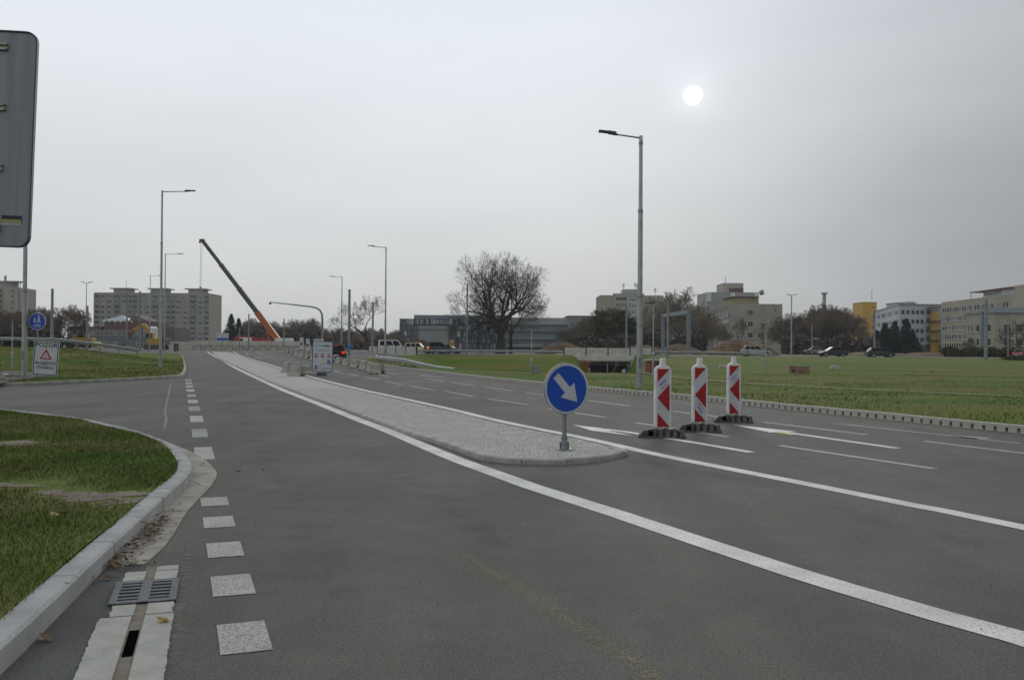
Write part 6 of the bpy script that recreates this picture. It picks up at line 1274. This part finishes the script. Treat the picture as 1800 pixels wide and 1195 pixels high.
treeline('low leafless wood closing the far horizon', -500, 2300, 620, 590, 60000, 1)
HEDG = mat('hedge_leaf', (.05, .065, .018), (.09, .085, .025), .8, .95)
def leafmass(name, label, cat, px0, px1, yt, Y, mt, n, seed, sz=.2, parent=None):
    rg = np.random.default_rng(seed); a, c = A(px0, 610, Y).x, A(px1, 610, Y).x; z = zroad(0, Y); H_ = A((px0+px1)/2, yt, Y).z-z; u = rg.uniform(0, 1, n); x = a+(c-a)*u; prof = H_*(.75+.25*np.sin(u*19+seed)*np.sin(u*7)); zz = z+prof*rg.uniform(0, 1, n)**.6; y = Y+rg.normal(0, .7, n); c_ = np.stack([x, y, zz], 1); e1 = rg.normal(0, sz, (n, 3)); e2 = rg.normal(0, sz, (n, 3)); V = np.stack([c_, c_+e1, c_+e2], 1).reshape(-1, 3); return tag(np_mesh(name, V, np.arange(3*n).reshape(-1, 3), mt), label, cat)
leafmass('hedge', 'olive green hedge along the foot of the long beige building', 'hedge', 1660, 1800, 609, 150, HEDG, 14000, 1); leafmass('hedge', 'low dark bushes at the right edge behind the meadow', 'hedge', 1770, 1830, 627, 112, NEED2, 3000, 2, .15)
leafmass('shrub_row', 'low brown undergrowth in front of the distant wood', 'shrubs', 560, 712, 589, 250, TWIGB, 14000, 4, .45); leafmass('shrub_row', 'dark undergrowth at the foot of the brown trees', 'shrubs', 1378, 1540, 590, 188, TWIG, 20000, 5, .4); leafmass('shrub_row', 'brown undergrowth of the thicket above the bridge', 'shrubs', 1000, 1240, 585, 196, TWIG, 22000, 6, .35); leafmass('shrub_row', 'dark undergrowth of the wood at the far left', 'shrubs', -30, 96, 572, 130, TWIG, 16000, 7, .28); leafmass('shrub_row', 'undergrowth behind the crane and the concrete wall', 'shrubs', 395, 565, 578, 246, TWIG, 18000, 8, .45)
p = A(1449, 515, 330); t = thing('lattice_mast', 'short striped lattice chimney mast above the brown trees', 'mast', (p.x, 330, .6))
for k in range(5): MB().tube((0, 0, k*(p.z-.6)/5), (0, 0, (k+1)*(p.z-.6)/5), 1.0-.08*k, .95-.08*k, 12).build('section', RBR if k % 2 else PAN2, t)
MB().tube((0, 0, p.z-1.), (0, 0, p.z-.5), 1.15, 1.15, 12).build('gallery', GALVD, t)

# ------------------------------------------------------------------ grass blades, leaves
def in_view(x, y, mg=260):
    w_ = x*FV.x+y*FV.y-CAM_H*0; return (y > 2.5) & (np.abs(x/np.maximum(y, .1)) < (900+mg)/F_PX)
def blades(name, label, poly, zf, n_try, box, hgt, wid, dens, mt, seed, parent=None, attr=None):
    rg = np.random.default_rng(seed); x = rg.uniform(box[0], box[1], n_try); y = rg.uniform(box[2], box[3], n_try); k = in_view(x, y); x, y = x[k], y[k]; k = rg.random(len(x)) < dens(x, y); x, y = x[k], y[k]
    P = np.array([(p[0], p[1]) for p in poly]); c = np.zeros(len(x), bool); j = len(P)-1
    for i in range(len(P)):
        if P[i, 1] != P[j, 1]:
            m_ = ((P[i, 1] > y) != (P[j, 1] > y)) & (x < (P[j, 0]-P[i, 0])*(y-P[i, 1])/(P[j, 1]-P[i, 1])+P[i, 0]); c ^= m_
        j = i
    x, y = x[c], y[c]; z = np.array([zf(a, b_) for a, b_ in zip(x, y)]); n = len(x); dist = np.sqrt(x*x+y*y)
    h = hgt(x, y)*rg.uniform(.3, 1.1, n)*np.where(rg.random(n) < .06, 1.9, 1.); wd = wid(dist)*rg.uniform(.7, 1.2, n); az = rg.uniform(0, 6.28, n); lean = rg.normal(0, .55, (n, 2))*h[:, None]
    B = np.stack([x, y, z-.008], 1); S = np.stack([np.cos(az)*wd/2, np.sin(az)*wd/2, np.zeros(n)], 1); M_ = B+np.stack([lean[:, 0]*.35, lean[:, 1]*.35, h*.62], 1); T = B+np.stack([lean[:, 0], lean[:, 1], h], 1)
    V = np.stack([B-S, B+S, M_+S*.7, M_-S*.7, T], 1).reshape(-1, 3); o = np.arange(n)[:, None]*5; f = np.concatenate([o+np.array([[0, 1, 2]]), o+np.array([[0, 2, 3]]), o+np.array([[3, 2, 4]])]); ob = np_mesh(name, V, f, mt)
    a = ob.data.attributes.new('bare', 'FLOAT', 'POINT'); return tag(ob, label, 'grass', kind='stuff')
def clump(x, y): return .5+.5*np.sin(x*2.1+1.7*np.sin(y*1.3))*np.sin(y*2.6+1.1*np.sin(x*1.9))
bx_ = np.array([(p.x, p.y) for p in BARE])
def near_d(x, y):
    b = np.zeros(len(x))
    for i, q in enumerate(bx_): b = np.maximum(b, 1-np.hypot((x-q[0])/(.42 if i < 7 else .5), (y-q[1])/(.42 if i < 7 else .7)))
    b = np.clip(b*1.7+.5*(clump(x*3, y*3)-.5)*(b > 0), 0, 1); return np.clip(1-b*1.25, .04, 1)*np.clip(1.25-np.hypot(x, y)/28, .25, 1)
blades('grass', 'short green grass of the left foreground lawn', [tuple(p) for p in offset(kn, .135)]+[(-45, -3)], znear, 1300000, (-22, -1.5, 3, 24), lambda x, y: .035+.03*clump(x, y), lambda d: .0028+.0004*d, near_d, LAWNB, 1)
blades('grass', 'meadow grass right of the road', mead_poly, zmead, 500000, (-14, 60, 12, 110), lambda x, y: (.03+.06*clump(x*.4, y*.4)**2)*np.clip(1.35-np.hypot(x, y)/70, .4, 1), lambda d: .004+.0006*d, lambda x, y: np.clip(24/np.hypot(x, y), .04, 1)**1.4*np.clip(2.2-np.hypot(x, y)/50, 0, 1), MEADB, 2)
blades('grass', 'grass of the left bank beyond the side street', far_poly, zlawn, 260000, (-60, -15, 30, 82), lambda x, y: .04+.06*clump(x*.4, y*.4)**2, lambda d: .004+.0006*d, lambda x, y: np.clip(32/np.hypot(x, y), .2, 1)**1.3, MEADB, 3)
LEAFB = mat('dead_leaf', (.075, .043, .024), (.17, .105, .055), 30., .85); LEAFY = mat('yellow_leaf', (.38, .27, .07), (.28, .19, .06), 30., .8)
def leaves(name, label, spots, n, sz, mt, seed, zf):
    rg = np.random.default_rng(seed); V = []; F = []
    for (cx, cy, sx_, sy_, rot), m_ in zip(spots, n):
        for _ in range(m_):
            u, v_ = rg.normal(0, sx_), rg.normal(0, sy_); x, y = cx+u*math.cos(rot)-v_*math.sin(rot), cy+u*math.sin(rot)+v_*math.cos(rot); z = zf(x, y)+abs(rg.normal(0, .012)) + .006; a = rg.uniform(0, 6.28); L = sz*rg.uniform(.5, 1.3); w_ = L*rg.uniform(.22, .42); tilt = rg.normal(0, .35); d = np.array([math.cos(a), math.sin(a), math.sin(tilt)*.6]); s = np.array([-math.sin(a), math.cos(a), rg.normal(0, .3)]); p = np.array([x, y, z]); o = len(V)
            V += [p-d*L/2, p+s*w_/2-[0, 0, .003], p+d*L/2+[0, 0, abs(tilt)*L*.5], p-s*w_/2+[0, 0, .004]]; F += [(o, o+1, o+2, o+3)]
    return tag(np_mesh(name, V, F, mt), label, 'leaves', kind='stuff')
leaves('fallen_leaves', 'brown fallen leaves drifted against the left kerb', [(-2.88, 7.2, .06, .32, R(12)), (-2.74, 6.32, .05, .16, R(12)), (-2.62, 6.12, .11, .05, 0), (-2.66, 5.75, .06, .06, 0), (-3.9, 11.2, .03, .12, R(20))], (180, 95, 26, 10, 6), .06, LEAFB, 1, lambda x, y: .016)
leaves('fallen_leaves', 'scattered brown leaves on the left foreground lawn', [(-4.4, 8., .8, 1.8, 0), (-3.6, 7., .5, 1.2, R(20))], (60, 30), .07, LEAFB, 2, lambda x, y: znear(x, y)+.03)
def one_leaf(label, px, py, L, mt, rz, z=.016):
    b = MB(); v = []; n = 9
    pts = [(0, -.5), (.22, -.28), (.17, -.05), (.36, .05), (.14, .2), (0, .5), (-.16, .22), (-.34, .02), (-.16, -.08), (-.24, -.3)]
    b.add([(x*L, y*L, .012*math.sin(8*x+5*y)+.012) for x, y in pts]+[(0, 0, .002)], [(i, (i+1) % 10, 10) for i in range(10)]); b.tube((0, -.5*L, .012), (.02, -1.0*L, .01), .0016, .001, 5); o = b.build('fallen_leaf', mt); o.location = G(px, py, z); o.rotation_euler = (.1, .15, rz); return tag(o, label, 'leaf')
one_leaf('yellow leaf lying on the slot drain', 285, 1092, .085, LEAFY, R(80)); one_leaf('brown leaf lying on the dark asphalt strip', 78, 1123, .10, mat('tan_leaf', (.2, .15, .085), (.14, .10, .06), 25.), R(60)); one_leaf('curled ochre leaf near the drain grating', 186, 1016, .08, LEAFB, R(100)); one_leaf('pale leaf on the lawn', 95, 905, .1, mat('pale_leaf', (.3, .24, .12)), 1., .17)

def pebbles():
    rg = np.random.default_rng(5); n = 420; y = 4+rg.random(n)**2*26; x = -.37*(y-4)-1+rg.uniform(0, 1, n)*(6+y*.55); V = []; F = []
    for a, b_ in zip(x, y):
        s = rg.uniform(.004, .013); o = len(V); V += [(a+rg.uniform(-s, s), b_+rg.uniform(-s, s), .002+rg.uniform(0, s)) for _ in range(3)]+[(a, b_, .003+s*.9)]; F += [(o, o+1, o+3), (o+1, o+2, o+3), (o+2, o, o+3)]
    tag(np_mesh('road_grit', V, F, mat('grit', (.10, .09, .08), (.30, .29, .26), 3., .9)), 'loose grit scattered on the asphalt', 'grit', kind='stuff')
pebbles()

# ------------------------------------------------------------------ thin autumn haze
hb = MB().box((0, 2400, 28.), (8400, 5400, 64.)); hz = hb.build('haze', None or mat('unused', (.5, .5, .5))); hz.data.materials.clear()
hm = bpy.data.materials.new('haze_air'); hm.use_nodes = True; ht = hm.node_tree; ht.nodes.clear(); ho = ht.nodes.new('ShaderNodeOutputMaterial'); hv = ht.nodes.new('ShaderNodeVolumePrincipled')
hv.inputs['Color'].default_value = (.93, .95, .97, 1); hv.inputs['Density'].default_value = .0002; hv.inputs['Anisotropy'].default_value = .3; ht.links.new(hv.outputs[0], ho.inputs['Volume']); hz.data.materials.append(hm); tag(hz, 'thin grey autumn haze over the whole place', 'haze', kind='stuff')
